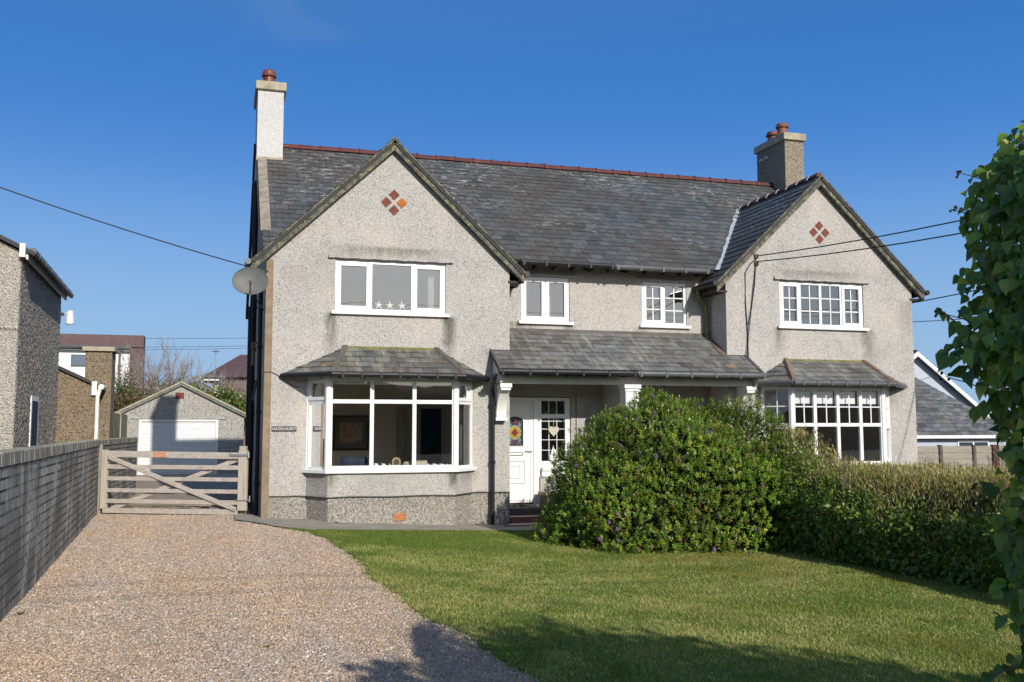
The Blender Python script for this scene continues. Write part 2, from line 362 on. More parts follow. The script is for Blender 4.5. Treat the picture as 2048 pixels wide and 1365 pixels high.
def foliage_mat(name, rough=.42, trans=.28, spec=.45):
    n = NT(name); t = n.attr()
    c = n.mix(n.ramp(n.noise(3.5, 4), [(.35, .0), (.65, .25)]), t, (.10, .10, .03))
    n.done(c, rough, spec)
    tl = n.new("ShaderNodeBsdfTranslucent"); n.l.new(n.mix(1.0, c, (1.25, 1.3, .55), 'MULTIPLY'), tl.inputs[0])
    mx = n.new("ShaderNodeMixShader"); mx.inputs[0].default_value = trans
    n.l.new(n.bsdf.outputs[0], mx.inputs[1]); n.l.new(tl.outputs[0], mx.inputs[2])
    n.l.new(mx.outputs[0], n.n["Material Output"].inputs[0]); return n.mat
M['leaf'] = foliage_mat('leaf'); M['leaf_glossy'] = foliage_mat('leaf_glossy', .3, .2, .55); M['leaf_ivy'] = foliage_mat('leaf_ivy', .38, .35, .5); M['grass'] = foliage_mat('grass', .6, .35, .3)
M['twig'] = paint('twig', (.17, .125, .09), .85, .3, 12)
M['flower'] = foliage_mat('flower', .6, .3)

# ------------------------------------------------------------------ value noise (numpy)
_G = RNG.random((64, 64))
def vnoise(x, y, s):
    x = np.asarray(x)*s+100; y = np.asarray(y)*s+100
    xi = np.floor(x).astype(int); yi = np.floor(y).astype(int); fx = x-xi; fy = y-yi
    fx = fx*fx*(3-2*fx); fy = fy*fy*(3-2*fy)
    a = _G[xi % 64, yi % 64]; b = _G[(xi+1) % 64, yi % 64]; c = _G[xi % 64, (yi+1) % 64]; d = _G[(xi+1) % 64, (yi+1) % 64]
    return (a*(1-fx)+b*fx)*(1-fy)+(c*(1-fx)+d*fx)*fy
def fbm(x, y, s): return (vnoise(x, y, s)*.5+vnoise(x, y, s*2.1)*.3+vnoise(x, y, s*4.3)*.2)
def gz(x): return -.25*np.clip(np.asarray(x, float)/4.5, 0, 1)

# ------------------------------------------------------------------ ground, drive, lawn
def ground_mats():
    n = NT('soil'); c = n.ramp(n.noise(1.2, 8, .7), [(.3, (.05, .055, .03)), (.7, (.10, .095, .055))]); n.bump(n.noise(20, 6), .5, .03); M['soil'] = n.done(c, .95, .1)
    n = NT('gravel')
    vc = n.new("ShaderNodeSeparateColor"); n.l.new(n.voro(62, out='Color'), vc.inputs[0])
    c = n.ramp(vc.outputs[0], [(0, (.19, .145, .105)), (.15, (.31, .245, .19)), (.4, (.40, .325, .25)), (.62, (.43, .365, .30)), (.8, (.46, .35, .235)), (.92, (.52, .455, .385)), (1, (.58, .53, .465))])
    vc2 = n.new("ShaderNodeSeparateColor"); n.l.new(n.voro(34, out='Color'), vc2.inputs[0])
    c = n.mix(n.ramp(vc2.outputs[1], [(.0, .35), (.35, 0.0)]), c, (.17, .135, .105))
    c = n.mix(n.ramp(n.noise(.8, 5, .6), [(.42, 0.0), (.68, .45)]), c, (.40, .28, .17))
    c = n.mix(n.ramp(n.noise(1.4, 5, .6, n.map((1, 1, 1), loc=(5, 2, 0))), [(.5, 0.0), (.7, .45)]), c, (.43, .39, .36))
    h = n.math('ADD', n.voro(62), n.math('MULTIPLY', n.voro(34), .8)); n.bump(h, 1.0, .02); M['gravel'] = n.done(c, .9, .2)
    n = NT('lawn_turf')
    c = n.ramp(n.noise(40, 6, .7), [(.3, (.06, .095, .018)), (.55, (.115, .15, .032)), (.75, (.23, .21, .08))])
    c = n.mix(n.ramp(n.noise(.6, 6, .65), [(.45, 0.0), (.7, .5)]), c, (.17, .155, .06)); n.bump(n.noise(70, 4), .6, .02); M['turf'] = n.done(c, .95, .1)
    n = NT('path_concrete')
    c = n.ramp(n.noise(3, 8, .7), [(.3, (.22, .20, .155)), (.6, (.34, .31, .255)), (.8, (.44, .41, .35))]); n.bump(n.noise(60, 5), .4, .01); M['path'] = n.done(c, .92, .15)
    n = NT('hill_green'); c = n.ramp(n.noise(.25, 8, .7), [(.3, (.02, .025, .014)), (.5, (.04, .045, .022)), (.7, (.075, .07, .045))]); M['hill'] = n.done(c, .95, .1)
ground_mats()
def grid_sheet(name, poly_fn, xs, ys, dz, mat, kind='structure', noise=0.0):
    """sheet following the ground over the cells whose centre passes poly_fn"""
    X, Y = np.meshgrid(xs, ys, indexing='ij'); Z = gz(X)+dz
    if noise: Z = Z+(fbm(X, Y, 2.0)-.5)*noise
    nx, ny = len(xs), len(ys); idx = np.arange(nx*ny).reshape(nx, ny)
    F = np.stack([idx[:-1, :-1], idx[1:, :-1], idx[1:, 1:], idx[:-1, 1:]], -1).reshape(-1, 4)
    cx = (X[:-1, :-1]+X[1:, 1:])/2; cy = (Y[:-1, :-1]+Y[1:, 1:])/2
    keep = poly_fn(cx, cy).ravel(); F = F[keep]
    V = np.stack([X, Y, Z], -1).reshape(-1, 3)
    o = fast_mesh(name, V, F, np.ones((len(V), 4)), mat); tag(o, kind=kind); return o
xs = np.concatenate([[-600, -200, -60, -20], np.arange(-8, 10, .5), [14, 20, 60, 200, 600]]); ys = np.array([-600, -200, -60, -25, -15, -8, 0, 4, 10, 25, 60, 200, 800.])
grid_sheet('ground', lambda x, y: np.ones_like(x, bool), xs, ys, -.03, M['soil'])
EDGE_Y = np.array([-30, -13.5, -11.76, -11.26, -10.6, -10.18, -9.47, -8.56, -7.62, -5.56, -3.6, -2.3, -1.75])
EDGE_X = np.array([1.75, 1.47, 1.31, 1.235, 1.21, 1.15, 1.03, .97, .93, .97, .84, .70, .30])
def edge(y): return np.interp(y, EDGE_Y, EDGE_X)+(vnoise(y, y*0+3, 2.2)-.5)*.10+(vnoise(y, y*0+9, 9)-.5)*.05
PX = np.array([-.4, .2, .7, 2.2, 4.56, 6.0, 7.2]); PY = np.array([-.28, -1.55, -1.93, -1.66, -1.12, -.95, -.9])
def path_front(x): return np.interp(x, PX, PY)
def in_lawn(x, y): return (x > edge(y)) & (x < 7.9) & (y < path_front(x)) & (y > -20)
def in_drive(x, y): return ((x < edge(y)+.3) & (y < path_front(x)+.2) & (x > -3.4)) | ((x < -.1) & (x > -4.2))
grid_sheet('driveway', lambda x, y: ((y <= -1.5) | (x < -.3) & (y < 3) | (x < -.1) & (y < 20)) & (x > -3.9), np.arange(-4, 2.6, .12), np.arange(-24, 18.9, .12), 0.0, M['gravel'], noise=.03)
grid_sheet('lawn', lambda x, y: in_lawn(x, y), np.arange(.2, 8, .04), np.arange(-20, -.6, .05), .012, M['turf'], noise=.02)
grid_sheet('path', lambda x, y: (y > path_front(x)-.02) & (x < 9), np.arange(-.45, 9.2, .05), np.arange(-2.1, .86, .04), .02, M['path'])
# grass blades over the lawn
def grass():
    N = 380000
    u = RNG.random(N); y = -13.2+u**1.15*(13.2-1.0); x = .2+RNG.random(N)*7.6
    # denser towards the camera
    k = in_lawn(x+RNG.normal(0, .05, N), y); x, y = x[k], y[k]; n = len(x)
    z = gz(x)+.012
    a = RNG.random(n)*2*np.pi; L = (.012+.016*RNG.random(n))*(.75+.6*fbm(x, y, 1.3)); w = .0035+.003*RNG.random(n)
    lean = RNG.normal(0, .8, (n, 2))*L[:, None]
    dx, dy = np.cos(a)*w, np.sin(a)*w
    V = np.stack([np.stack([x-dx, y-dy, z-.004], -1), np.stack([x+dx, y+dy, z-.004], -1), np.stack([x+lean[:, 0], y+lean[:, 1], z+L], -1)], 1)
    p = fbm(x, y, .55); q = fbm(x+20, y, 1.6); dry = np.clip((p*.6+q*.5-.46)*3.6, 0, 1)*.9+.2*RNG.random(n)
    # worn strip in the middle of the lawn, lush by the path
    dry += .28*np.exp(-((y+7.6)/2.6)**2)*np.clip((x-1.6)/2, 0, 1); dry -= .5*np.exp(-((y+2.2)/1.1)**2); dry += (fbm(x+7, y+3, .9)-.5)*1.0; dry = np.clip(dry, 0, 1)
    g1 = np.array([.115, .17, .030]); g2 = np.array([.20, .275, .045]); s1 = np.array([.50, .44, .18])
    r = RNG.random((n, 1)); c = g1*(1-r)+g2*r; straw = RNG.random(n) < dry*.7
    c = np.where(straw[:, None], s1*(.7+.6*r), c*(1.05+.45*dry[:, None]))
    mossy = (np.clip((fbm(x+50, y+9, .8)-.52)*6, 0, 1)*np.clip((x-3.5)/2, 0, 1))[:, None]; c = c*(1-mossy*.6)+np.array([.22, .20, .02])*mossy*.6
    C = np.concatenate([c, np.ones((n, 1))], 1); C = np.repeat(C, 3, 0)
    tag(fast_mesh('grass', V.reshape(-1, 3), np.arange(3*n).reshape(n, 3), C, M['grass']), 'short lawn grass with straw coloured worn patches', 'grass', kind='stuff')
grass()
def gravel():
    N = 300000
    u = RNG.random(N); y = -13.0+u**1.45*16.6; x = -3.3+RNG.random(N)*5.5
    e = edge(y); k = (x < e+RNG.exponential(.05, N)) & ((y < path_front(x)-.02) | (x < -.42)); x, y = x[k], y[k]; n = len(x)
    s = .004+.0065*RNG.random(n)**2
    z = gz(x)+(fbm(x, y, 2.0)-.5)*.03
    a = RNG.random(n)*6.28; asp = .6+.5*RNG.random(n)
    ca, sa = np.cos(a), np.sin(a)
    base = np.array([[-1, -1], [1, -1], [1.1, 1], [-.9, 1]])
    V = np.zeros((n, 8, 3))
    for i in range(4):
        bx, by = base[i, 0]*s, base[i, 1]*s*asp
        V[:, i] = np.stack([x+bx*ca-by*sa, y+bx*sa+by*ca, z-.003], -1)
        t = .55+.3*RNG.random(n); h = s*(.7+.6*RNG.random(n))
        V[:, 4+i] = np.stack([x+(bx*ca-by*sa)*t, y+(bx*sa+by*ca)*t, z+h], -1)
    fi = np.array([[4, 5, 6, 7], [0, 1, 5, 4], [1, 2, 6, 5], [2, 3, 7, 6], [3, 0, 4, 7]])
    F = (np.arange(n)[:, None, None]*8+fi[None]).reshape(-1, 4)
    pal = np.array([[.53, .44, .35], [.46, .37, .29], [.52, .38, .23], [.46, .42, .39], [.72, .65, .57], [.38, .29, .22], [.58, .48, .41], [.26, .21, .16]])
    c = pal[RNG.choice(8, n, p=[.24, .18, .12, .14, .08, .1, .1, .04])]*(.75+.5*RNG.random((n, 1))); wm = (fbm(x*1.6, y*.55, 1.0)-.5)[:, None]*.8; c = c*(1+wm*np.array([.25, .02, -.3]))*np.array([.80, .745, .69]); rut = np.exp(-((x+.2)/.22)**2)+np.exp(-((x+1.75)/.22)**2); c = c*(1+.07*rut[:, None])
    C = np.repeat(np.concatenate([c, np.ones((n, 1))], 1), 8, 0)
    nt = NT('stone'); m = nt.done(nt.attr(), .85, .25)
    tag(fast_mesh('gravel', V.reshape(-1, 3), F, C, m), 'loose buff and grey gravel stones on the drive', 'gravel', kind='stuff')
gravel()
# hill added unseen behind the camera to darken the lower windows' reflections
def reflection_backdrop():
    xs = np.linspace(-160, 200, 60); Y0 = [-60, -66, -75, -90, -130]
    V = []; 
    for x in xs:
        h = 6.2+1.6*vnoise(x, 0, .05)+1.2*vnoise(x, 3, .3)
        for y, k in zip(Y0, (0, .7, .9, 1, 1.2)): V.append((x, y, -.3+h*k))
    V = np.array(V); i = np.arange(60*5).reshape(60, 5); F = np.stack([i[:-1, :-1], i[1:, :-1], i[1:, 1:], i[:-1, 1:]], -1).reshape(-1, 4)
    tag(fast_mesh('hill', V, F, np.ones((len(V), 4)), M['hill']), kind='structure')
reflection_backdrop()

# ================================================================== THE HOUSE
W, L, D1 = 4.6, 13.91, 0.812
def slate_part(name, polys, sw, sh, mats, parent, tint=(.75, 1.25), hue=.05, odd=0.0, slab=.07, origin=None):
    """courses of single slates clipped to convex planar polygons, over a thin slab"""
    mb = MB()
    for poly in polys:
        P = [Vector(p) for p in poly]; n = (P[1]-P[0]).cross(P[2]-P[0]).normalized()
        if n.z < 0: P.reverse(); n = -n
        u = Vector((0, 0, 1)).cross(n).normalized(); v = n.cross(u).normalized()
        o = Vector(origin) if origin is not None else min(P, key=lambda p: p.z)
        us = [(p-o).dot(u) for p in P]; vs = [(p-o).dot(v) for p in P]
        bm = bmesh.new(); cl = bm.verts.layers.float_color.new('tint')
        rnd = random.Random(hash((round(o.x, 2), round(o.y, 2), name)) & 0xffff)
        r0 = math.floor(min(vs)/sh)-1; r1 = math.ceil(max(vs)/sh)
        for r in range(r0, r1+1):
            wob = rnd.uniform(-.004, .004)
            a = math.floor(min(us)/sw)-2; b = math.ceil(max(us)/sw)+1
            for k in range(a, b+1):
                x0 = (k+(.5 if r % 2 else 0))*sw; g = .004
                y0 = r*sh+wob+rnd.uniform(-.004, .004); y1 = y0+sh*1.25
                lift = .02+rnd.uniform(0, .007); sk = rnd.uniform(-.003, .003)
                t = rnd.uniform(*tint)
                if rnd.random() < .06: t *= .72
                h = rnd.uniform(-hue, hue); c = (t*(1+h), t, t*(1-h), 1)
                if rnd.random() < odd: c = (t*1.4, t*1.05, t*.68, 1)
                q = [o+u*(x0+g)+v*(y0+sk)+n*lift, o+u*(x0+sw-g)+v*(y0-sk)+n*lift, o+u*(x0+sw-g)+v*y1+n*.003, o+u*(x0+g)+v*y1+n*.003,
                     o+u*(x0+g)+v*(y0+sk)+n*(lift-.013), o+u*(x0+sw-g)+v*(y0-sk)+n*(lift-.013)]
                bv = [bm.verts.new(p) for p in q]
                for w_ in bv: w_[cl] = c
                bm.faces.new(bv[:4]); bm.faces.new([bv[4], bv[5], bv[1], bv[0]])
        m = len(P)
        for i in range(m):
            e = P[(i+1) % m]-P[i]; no = e.cross(n).normalized()
            bmesh.ops.bisect_plane(bm, geom=bm.verts[:]+bm.edges[:]+bm.faces[:], plane_co=P[i]+no*.001, plane_no=no, clear_outer=True)
        bm.verts.index_update(); base = len(mb.v)
        for w_ in bm.verts: mb.v.append(tuple(w_.co)); mb.c.append(tuple(w_[cl]))
        for f in bm.faces: mb.f.append(tuple(base+w_.index for w_ in f.verts)); mb.m.append(0)
        bm.free()
        mb.mi = 1; mb.prism([p-n*.004 for p in P], -n*slab); mb.mi = 0
    return mb.build(name, mats, parent)

H = empty('semi_detached_house', (6.9, 0, 0), 'pair of pebbledashed semi-detached houses with two gables, slate roof and two chimneys', 'house')
SG = .948; AP = 7.06
def gable_z(x, cx): return AP-SG*abs(x-cx)
# ---- walls
def front_gable(mb, x0, x1, holes):
    cx = (x0+x1)/2; lo = AP-.12-SG*(x1-x0)/2
    mb.wall([(x0, .38), (x1, .38), (x1, lo), (cx, AP-.12), (x0, lo)], holes, 'y', 0.0, .09)
WIN_L = (1.238, 3.324, 3.727, 4.721); WIN_R = (L-3.324, L-1.238, 3.727, 4.721)
BAY_L = dict(w=(.77, 3.86), f=(1.10, 3.42)); BAY_R = dict(w=(10.09, 13.25), f=(10.50, 12.70))
SM_L = (5.095, 6.137, 3.747, 4.703); SM_R = (7.773, 8.815, 3.747, 4.703)
mb = MB()
front_gable(mb, 0.0, W, [WIN_L, (.80, 3.83, .84, 2.52)])
front_gable(mb, L-W, L+.02, [WIN_R, (10.12, 13.22, .82, 2.5)])
mb.wall([(W, 2.3), (L-W, 2.3), (L-W, 5.1), (W, 5.1)], [SM_L, SM_R], 'y', D1, .09)
DOOR_Y = .86
mb.wall([(W, -.3), (L-W, -.3), (L-W, 2.75), (W, 2.75)], [(4.60001, 6.17, .0, 2.24)], 'y', DOOR_Y, .09)
for x, s in ((0.0, 0), (L+.02, 0)):
    mb.wall([(0, -.4), (9.2, -.4), (9.2, 4.8), (4.79, 8.05), (.4, 4.85), (0, 4.72)], [], 'x', x)
for x in (W, L-W): mb.wall([(0, -.4), (D1+.05, -.4), (D1+.05, 5.0), (0, 4.7)], [], 'x', x)
mb.wall([(0, -.4), (L, -.4), (L, 4.85), (0, 4.85)], [], 'y', 9.2)
mb.box((6.86, -.28, -.3), (7.05, DOOR_Y-.002, 2.6))
mb.build('wall', M['render'], H)
# plinth, set back under the dashing
for x0, x1 in ((0, W), (L-W, L)):
    mb = MB(); mb.wall([(x0, -.5), (x1, -.5), (x1, .385), (x0, .385)], [], 'y', .022); mb.build('plinth', M['plinth'], H)
mb = MB(); mb.box((-.004, -.006, -.3), (.125, .05, 4.66)); mb.build('corner_strip', M['corner_cement'], H)
# drip edge where the dashing ends
mb = MB()
def wobble(x0, x1, y, z): return [(x, y, z+.006*math.sin(x*5.1)+.004*math.sin(x*13)) for x in np.linspace(x0, x1, 24)]
mb.tube(wobble(.13, .76, -.002, .383), .011, 6); mb.build('drip_edge', M['dark_stone'], H); mb = MB(); mb.tube(wobble(3.87, W, -.002, .383), .011, 6)
mb.build('drip_edge', M['dark_stone'], H)

# ---- rooms behind the windows
def room(name, x0, x1, y0, y1, z0, z1, mat=None):
    mb = MB(); mb.mi = 0
    mb.quad((x0, y1, z0), (x1, y1, z0), (x1, y1, z1), (x0, y1, z1)); mb.quad((x0, y0, z0), (x0, y1, z0), (x0, y1, z1), (x0, y0, z1))
    mb.quad((x1, y0, z0), (x1, y1, z0), (x1, y1, z1), (x1, y0, z1)); mb.quad((x0, y0, z1), (x1, y0, z1), (x1, y1, z1), (x0, y1, z1))
    mb.mi = 1; mb.quad((x0, y0, z0), (x1, y0, z0), (x1, y1, z0), (x0, y1, z0))
    return mb.build(name, [mat or M['plaster'], M['carpet']], H)
room('room', .1, 4.5, .1, 4.4, .0, 2.66)
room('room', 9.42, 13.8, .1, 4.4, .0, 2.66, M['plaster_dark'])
for x0, x1, y in ((.1, 4.5, .12), (9.42, 13.8, .12), (4.7, 6.85, .93), (7.05, 9.2, .93)): room('room', x0, x1, y, 3.6, 2.8, 5.0)
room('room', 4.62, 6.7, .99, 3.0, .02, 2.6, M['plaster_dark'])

# ---- windows
def win_geo(f, g, w, z0, z1, cols, rows, sash=(), bars={}, fw=.052, mw=.06, d=.075):
    zs = [z0]+list(rows)+[z1]; us = [0.0]+[c*w for c in cols]+[w]
    f.box((0, 0, z0), (fw, d, z1)); f.box((w-fw, 0, z0), (w, d, z1))
    f.box((fw, 0, z0), (w-fw, d, z0+fw)); f.box((fw, 0, z1-fw), (w-fw, d, z1))
    for r in rows: f.box((fw, .004, r-mw/2), (w-fw, d, r+mw/2))
    for c in us[1:-1]:
        prev = z0+fw
        for r in list(rows)+[None]:
            top = (r-mw/2) if r is not None else z1-fw
            f.box((c-mw/2, .007, prev), (c+mw/2, d, top)); prev = (r+mw/2) if r is not None else 0
    for j in range(len(zs)-1):
        a0 = zs[j]+(fw if j == 0 else mw/2); a1 = zs[j+1]-(fw if j == len(zs)-2 else mw/2)
        for i in range(len(us)-1):
            b0 = us[i]+(fw if i == 0 else mw/2); b1 = us[i+1]-(fw if i == len(us)-2 else mw/2)
            q0, q1, p0, p1 = a0, a1, b0, b1
            if (i, j) in sash:
                s = .05; e = .012
                f.box((p0-e, -.014, q0-e), (p0+s, .05, q1+e)); f.box((p1-s, -.014, q0-e), (p1+e, .05, q1+e))
                f.box((p0+s, -.014, q0-e), (p1-s, .05, q0+s)); f.box((p0+s, -.014, q1-s), (p1-s, .05, q1+e))
                p0 += s; p1 -= s; q0 += s; q1 -= s
            g.quad((p0, .032, q0), (p1, .032, q0), (p1, .032, q1), (p0, .032, q1))
            nb = bars.get((i, j))
            if nb:
                bw = .011
                for k in range(1, nb[0]): x = p0+(p1-p0)*k/nb[0]; f.box((x-bw, .020, q0), (x+bw, .030, q1))
                for k in range(1, nb[1]): z = q0+(q1-q0)*k/nb[1]; f.box((p0, .018, z-bw), (p1, .0295, z+bw))
def frame_matrix(p0, p1):
    e = Vector((p1[0]-p0[0], p1[1]-p0[1], 0)); w = e.length; e.normalize(); n = Vector((-e.y, e.x, 0))
    return Matrix(((e.x, n.x, 0, p0[0]), (e.y, n.y, 0, p0[1]), (0, 0, 1, 0), (0, 0, 0, 1))), w
def window(rect, y, cols, sash, bars, glass, inset=.03, lintel=True):
    x0, x1, z0, z1 = rect
    f, g = MB(), MB(); Mx, w = frame_matrix((x0+.004, y+inset), (x1-.004, y+inset)); f.M = Mx; g.M = Mx
    win_geo(f, g, w, z0+.035, z1-.004, cols, (), sash, bars)
    o = f.build('window', M['upvc'], H)
    g.build('pane', glass, o)
    s = MB(); s.box((x0-.07, y-.075, z0-.03), (x1+.07, y+.11, z0+.03)); s.build('sill', M['upvc'], o, bevel=.006)
    if lintel:
        s = MB(); n = 24
        for i in range(n):
            a = x0-.13+(x1-x0+.27)*i/n; b = x0-.13+(x1-x0+.27)*(i+1)/n
            k = .006*math.sin(i*1.7)
            s.prism([(a, 0+y+.002, z1+.015), (a, y-.065, z1+.022+k), (a, y-.06, z1+.052), (a, y+.002, z1+.095)], (b-a, 0, 0))
        s.build('drip_mould', M['render'], o)
    return o
window(WIN_L, 0, (.315, .70), {(0, 0), (2, 0)}, {}, M['glass_upper'])
window(WIN_R, 0, (.245, .49, .74), {(0, 0), (3, 0)}, {(i, 0): (2, 3) for i in range(4)}, M['glass_upper'])
window(SM_L, D1, (.5,), {(0, 0), (1, 0)}, {}, M['glass_upper'])
window(SM_R, D1, (.5,), {(0, 0)}, {(0, 0): (2, 3), (1, 0): (2, 3)}, M['glass_upper'])
# net curtains inside the upper windows
def curtain(x0, x1, y, z0, z1, mat=None, folds=6):
    mb = MB(); n = folds*4
    for i in range(n):
        a = x0+(x1-x0)*i/n; b = x0+(x1-x0)*(i+1)/n
        ya = y+.025*math.sin(i*math.pi/2); yb = y+.025*math.sin((i+1)*math.pi/2)
        mb.quad((a, ya, z0), (b, yb, z0), (b, yb, z1), (a, ya, z1))
    return mb.build('curtain', mat or M['curtain'], H, smooth=True)
curtain(1.25, 1.36, .2, 3.5, 4.55); curtain(3.02, 3.14, .2, 3.5, 4.5); curtain(5.72, 5.80, 1.05, 3.75, 4.35)
curtain(10.62, 10.74, .2, 3.5, 4.7); curtain(12.5, 12.65, .2, 3.5, 4.7)

# ---- bays
def rafter(a, b): mb = MB(); mb.box(a, b); mb.build('rafter_foot', M['dark_wood'], H)
def bay(B, z_sill, z_top, front_cols, trans, sash_side, bars_f, bars_s, roof, roof_mats, hipm, gutm, fy=-.5):
    (wx0, wx1), (fx0, fx1) = B['w'], B['f']
    P = [(wx0, 0.0), (fx0, fy), (fx1, fy), (wx1, 0.0)]
    def off(k):   # plan outline grown outwards by k
        t = math.hypot(fx0-wx0, fy); a = k*1.25
        return [(wx0-k*1.3, .0), (fx0-k*.62, fy-k), (fx1+k*.62, fy-k), (wx1+k*1.3, .0)]
    mb = MB(); mb.prism([(x, y-.003 if y == 0 else y, .38) for x, y in P], (0, 0, z_sill-.03-.38)); mb.build('bay_wall', M['render'], H)
    q = off(-.02); mb = MB(); mb.prism([(x, y+.01 if y == 0 else y, -.5) for x, y in q], (0, 0, .5+.379)); mb.build('bay_plinth', M['plinth'], H)
    mb = MB(); q = off(.012)
    mb.tube([(q[0][0], -.004, .383), (q[1][0], q[1][1], .379)], .011, 6); mb.tube([(x, q[1][1], .382+.006*math.sin(x*5)) for x in np.linspace(q[1][0], q[2][0], 20)], .011, 6); mb.tube([(q[2][0], q[2][1], .382), (q[3][0], -.004, .386)], .011, 6)
    mb.build('drip_edge', M['dark_stone'], H)
    f, g = MB(), MB()
    for k, (a, b) in enumerate(((P[0], P[1]), (P[1], P[2]), (P[2], P[3]))):
        Mx, w = frame_matrix(a, b); f.M = Mx; g.M = Mx
        if k == 1: win_geo(f, g, w, z_sill+.03, z_top, front_cols, (trans,), (), bars_f, fw=.07, mw=.07)
        else: win_geo(f, g, w, z_sill+.03, z_top, (), (trans,), sash_side, bars_s, fw=.05, mw=.07)
    f.M = None
    for (x, y) in (P[1], P[2]): f.tube([(x, y+.02, z_sill+.03), (x, y+.02, z_top)], .062, 8)
    for (x, y), s in ((P[0], 1), (P[3], -1)): f.box((x-.01, y-.012, z_sill+.03), (x+s*.06, y+.07, z_top))
    o = f.build('window', M['upvc'], H); g.build('pane', M['glass'], o)
    mb = MB(); mb.prism([(x, y, z_sill-.03) for x, y in off(.07)]+[(wx1+.02, .09, z_sill-.03), (wx0-.02, .09, z_sill-.03)], (0, 0, .06)); mb.build('sill', M['upvc'], o, bevel=.006)
    # head board and soffit, rafter feet
    mb = MB(); q = off(.02); mb.prism([(x, y, z_top) for x, y in q], (0, 0, .06)); mb.build('head_board', M['cream_paint'], H)
    (ex0, ex1, eY, ez, hx0, hx1, hz, sx0, sx1) = roof
    mb = MB(); mb.prism([(sx0+.05, -.02, z_top+.055), (ex0+.03, eY+.06, z_top+.055), (ex1-.03, eY+.06, z_top+.055), (sx1-.05, -.02, z_top+.055)], (0, 0, .012)); mb.build('soffit', M['dark_wood'], H)
    n = 6
    for i in range(n):
        x = ex0+.15+(ex1-ex0-.3)*i/(n-1); rafter((x-.03, eY+.02, ez-.085), (x+.03, fy-.01, ez-.03))
    for i in range(3):
        t = .22+.28*i
        for A, Bq in (((sx0, 0), (ex0, eY)), ((sx1, 0), (ex1, eY))):
            x = A[0]+(Bq[0]-A[0])*t; y = A[1]+(Bq[1]-A[1])*t; rafter((x-.03, y+.03, ez-.085), (x+.03, y+.2, ez-.03))
    e0, e1, h0, h1, s0, s1 = (ex0, eY, ez), (ex1, eY, ez), (hx0, 0, hz), (hx1, 0, hz), (sx0, 0, ez), (sx1, 0, ez)
    slate_part('bay_roof', [[e0, e1, h1, h0], [s0, e0, h0], [e1, s1, h1]], .27, .195, roof_mats, H, (.68, 1.3), .05, .01)
    for (a, b, m) in ((e0, h0, hipm[0]), (e1, h1, hipm[1])):
        mb = MB(); a = Vector(a); b = Vector(b); n = 5
        for i in range(n):
            p = a.lerp(b, i/n+.004); q = a.lerp(b, (i+1)/n); r = .055
            mb.prism([p+Vector((-r*1.35, -.01, -.02)), p+Vector((r*1.35, -.01, -.02)), p+Vector((r*.7, -.015, .052)), p+Vector((-r*.7, -.015, .052))], q-p)
        mb.build('hip_tile', m, H)
    # mortar fillet against the wall
    mb = MB(); mb.prism([(hx0-.06, 0, hz-.02), (hx0-.06, -.07, hz-.03), (hx0-.06, 0, hz+.035)], (hx1-hx0+.12, 0, 0)); mb.build('flashing', M['moss_pipe'], H)
    mb = MB(); gz_ = ez-.035
    pts = [(sx0-.03, -.03, gz_-.004), (ex0-.03, eY-.05, gz_), (ex1+.03, eY-.05, gz_-.006), (sx1+.03, -.03, gz_-.01)]
    for i in range(3): mb.tube([pts[i], pts[i+1]], .05, 10)
    for i in range(7):
        x = ex0+(ex1-ex0)*(i+.5)/7; mb.box((x-.02, eY-.108, gz_-.055), (x+.02, eY+.0, gz_+.045))
    mb.build('gutter', gutm, H)
    return off
BR_L = (1.13, 3.49, -.80, 2.575, 1.43, 3.155, 3.076, .33, 4.12)
bay(BAY_L, .83, 2.505, (1/3, 2/3), 2.075, {(0, 1)}, {}, {}, BR_L, [M['slate_porch'], M['underlay']], (M['hip_tile'], M['hip_tile']), M['gutter'])
BR_R = (10.36, 12.72, -.80, 2.545, 10.70, 12.62, 3.02, 9.86, 13.62)
bay(BAY_R, .80, 2.44, (.25, .5, .75), 1.66, {(0, 0)}, {(i, 1): (2, 2) for i in range(4)}, {(0, 1): (2, 2)}, BR_R, [M['slate_porch'], M['underlay']], (M['hip_rust'], M['hip_rust']), M['gutter_grey'])
# window boards, blinds, added reflection panels and the inside door of the left room
mb = MB(); mb.box((.95, -.40, .80), (3.6, .3, .862)); mb.build('window_board', M['white_paint'], H)
mb = MB(); mb.box((10.4, -.40, .78), (12.9, .3, .832)); mb.build('window_board', M['white_paint'], H)
for i in range(3):
    x0 = 1.2+i*.74; mb = MB(); mb.box((x0, -.40, 2.385), (x0+.68, -.365, 2.44)); mb.build('blind', M['blind_white'], H)
for i in range(4):
    x0 = 10.57+i*.535; mb = MB(); mb.box((x0, -.38, 2.1), (x0+.46, -.35, 2.36)); mb.mi = 1; mb.box((x0-.002, -.384, 2.02), (x0+.462, -.346, 2.10)); mb.build('blind', [M['blind_white'], M['navy']], H)  # right bay: pale panels added in place of a reflection in the upper panes
curtain(.82, .95, .02, .9, 2.4, M['curtain'], 3); curtain(3.70, 3.80, .05, .9, 2.3, M['curtain'], 3)
mb = MB(); mb.box((3.72, 4.36, .02), (4.22, 4.395, 2.06)); dr = mb.build('inner_doorway', M['navy'], H)
mb = MB(); mb.box((3.62, 4.33, .02), (3.72, 4.4, 2.14)); mb.box((4.22, 4.33, .02), (4.32, 4.4, 2.14)); mb.box((3.72, 4.33, 2.06), (4.22, 4.4, 2.14)); mb.build('frame', M['cream_paint'], dr)
mb = MB(); mb.box((3.16, 3.7, .02), (3.21, 4.4, 2.05)); di = mb.build('inner_door', M['beige'], H)
mb = MB(); mb.tube([(3.16, 3.78, 1.02), (3.10, 3.78, 1.02), (3.10, 3.9, 1.02)], .012, 6); mb.build('handle', M['metal'], di)

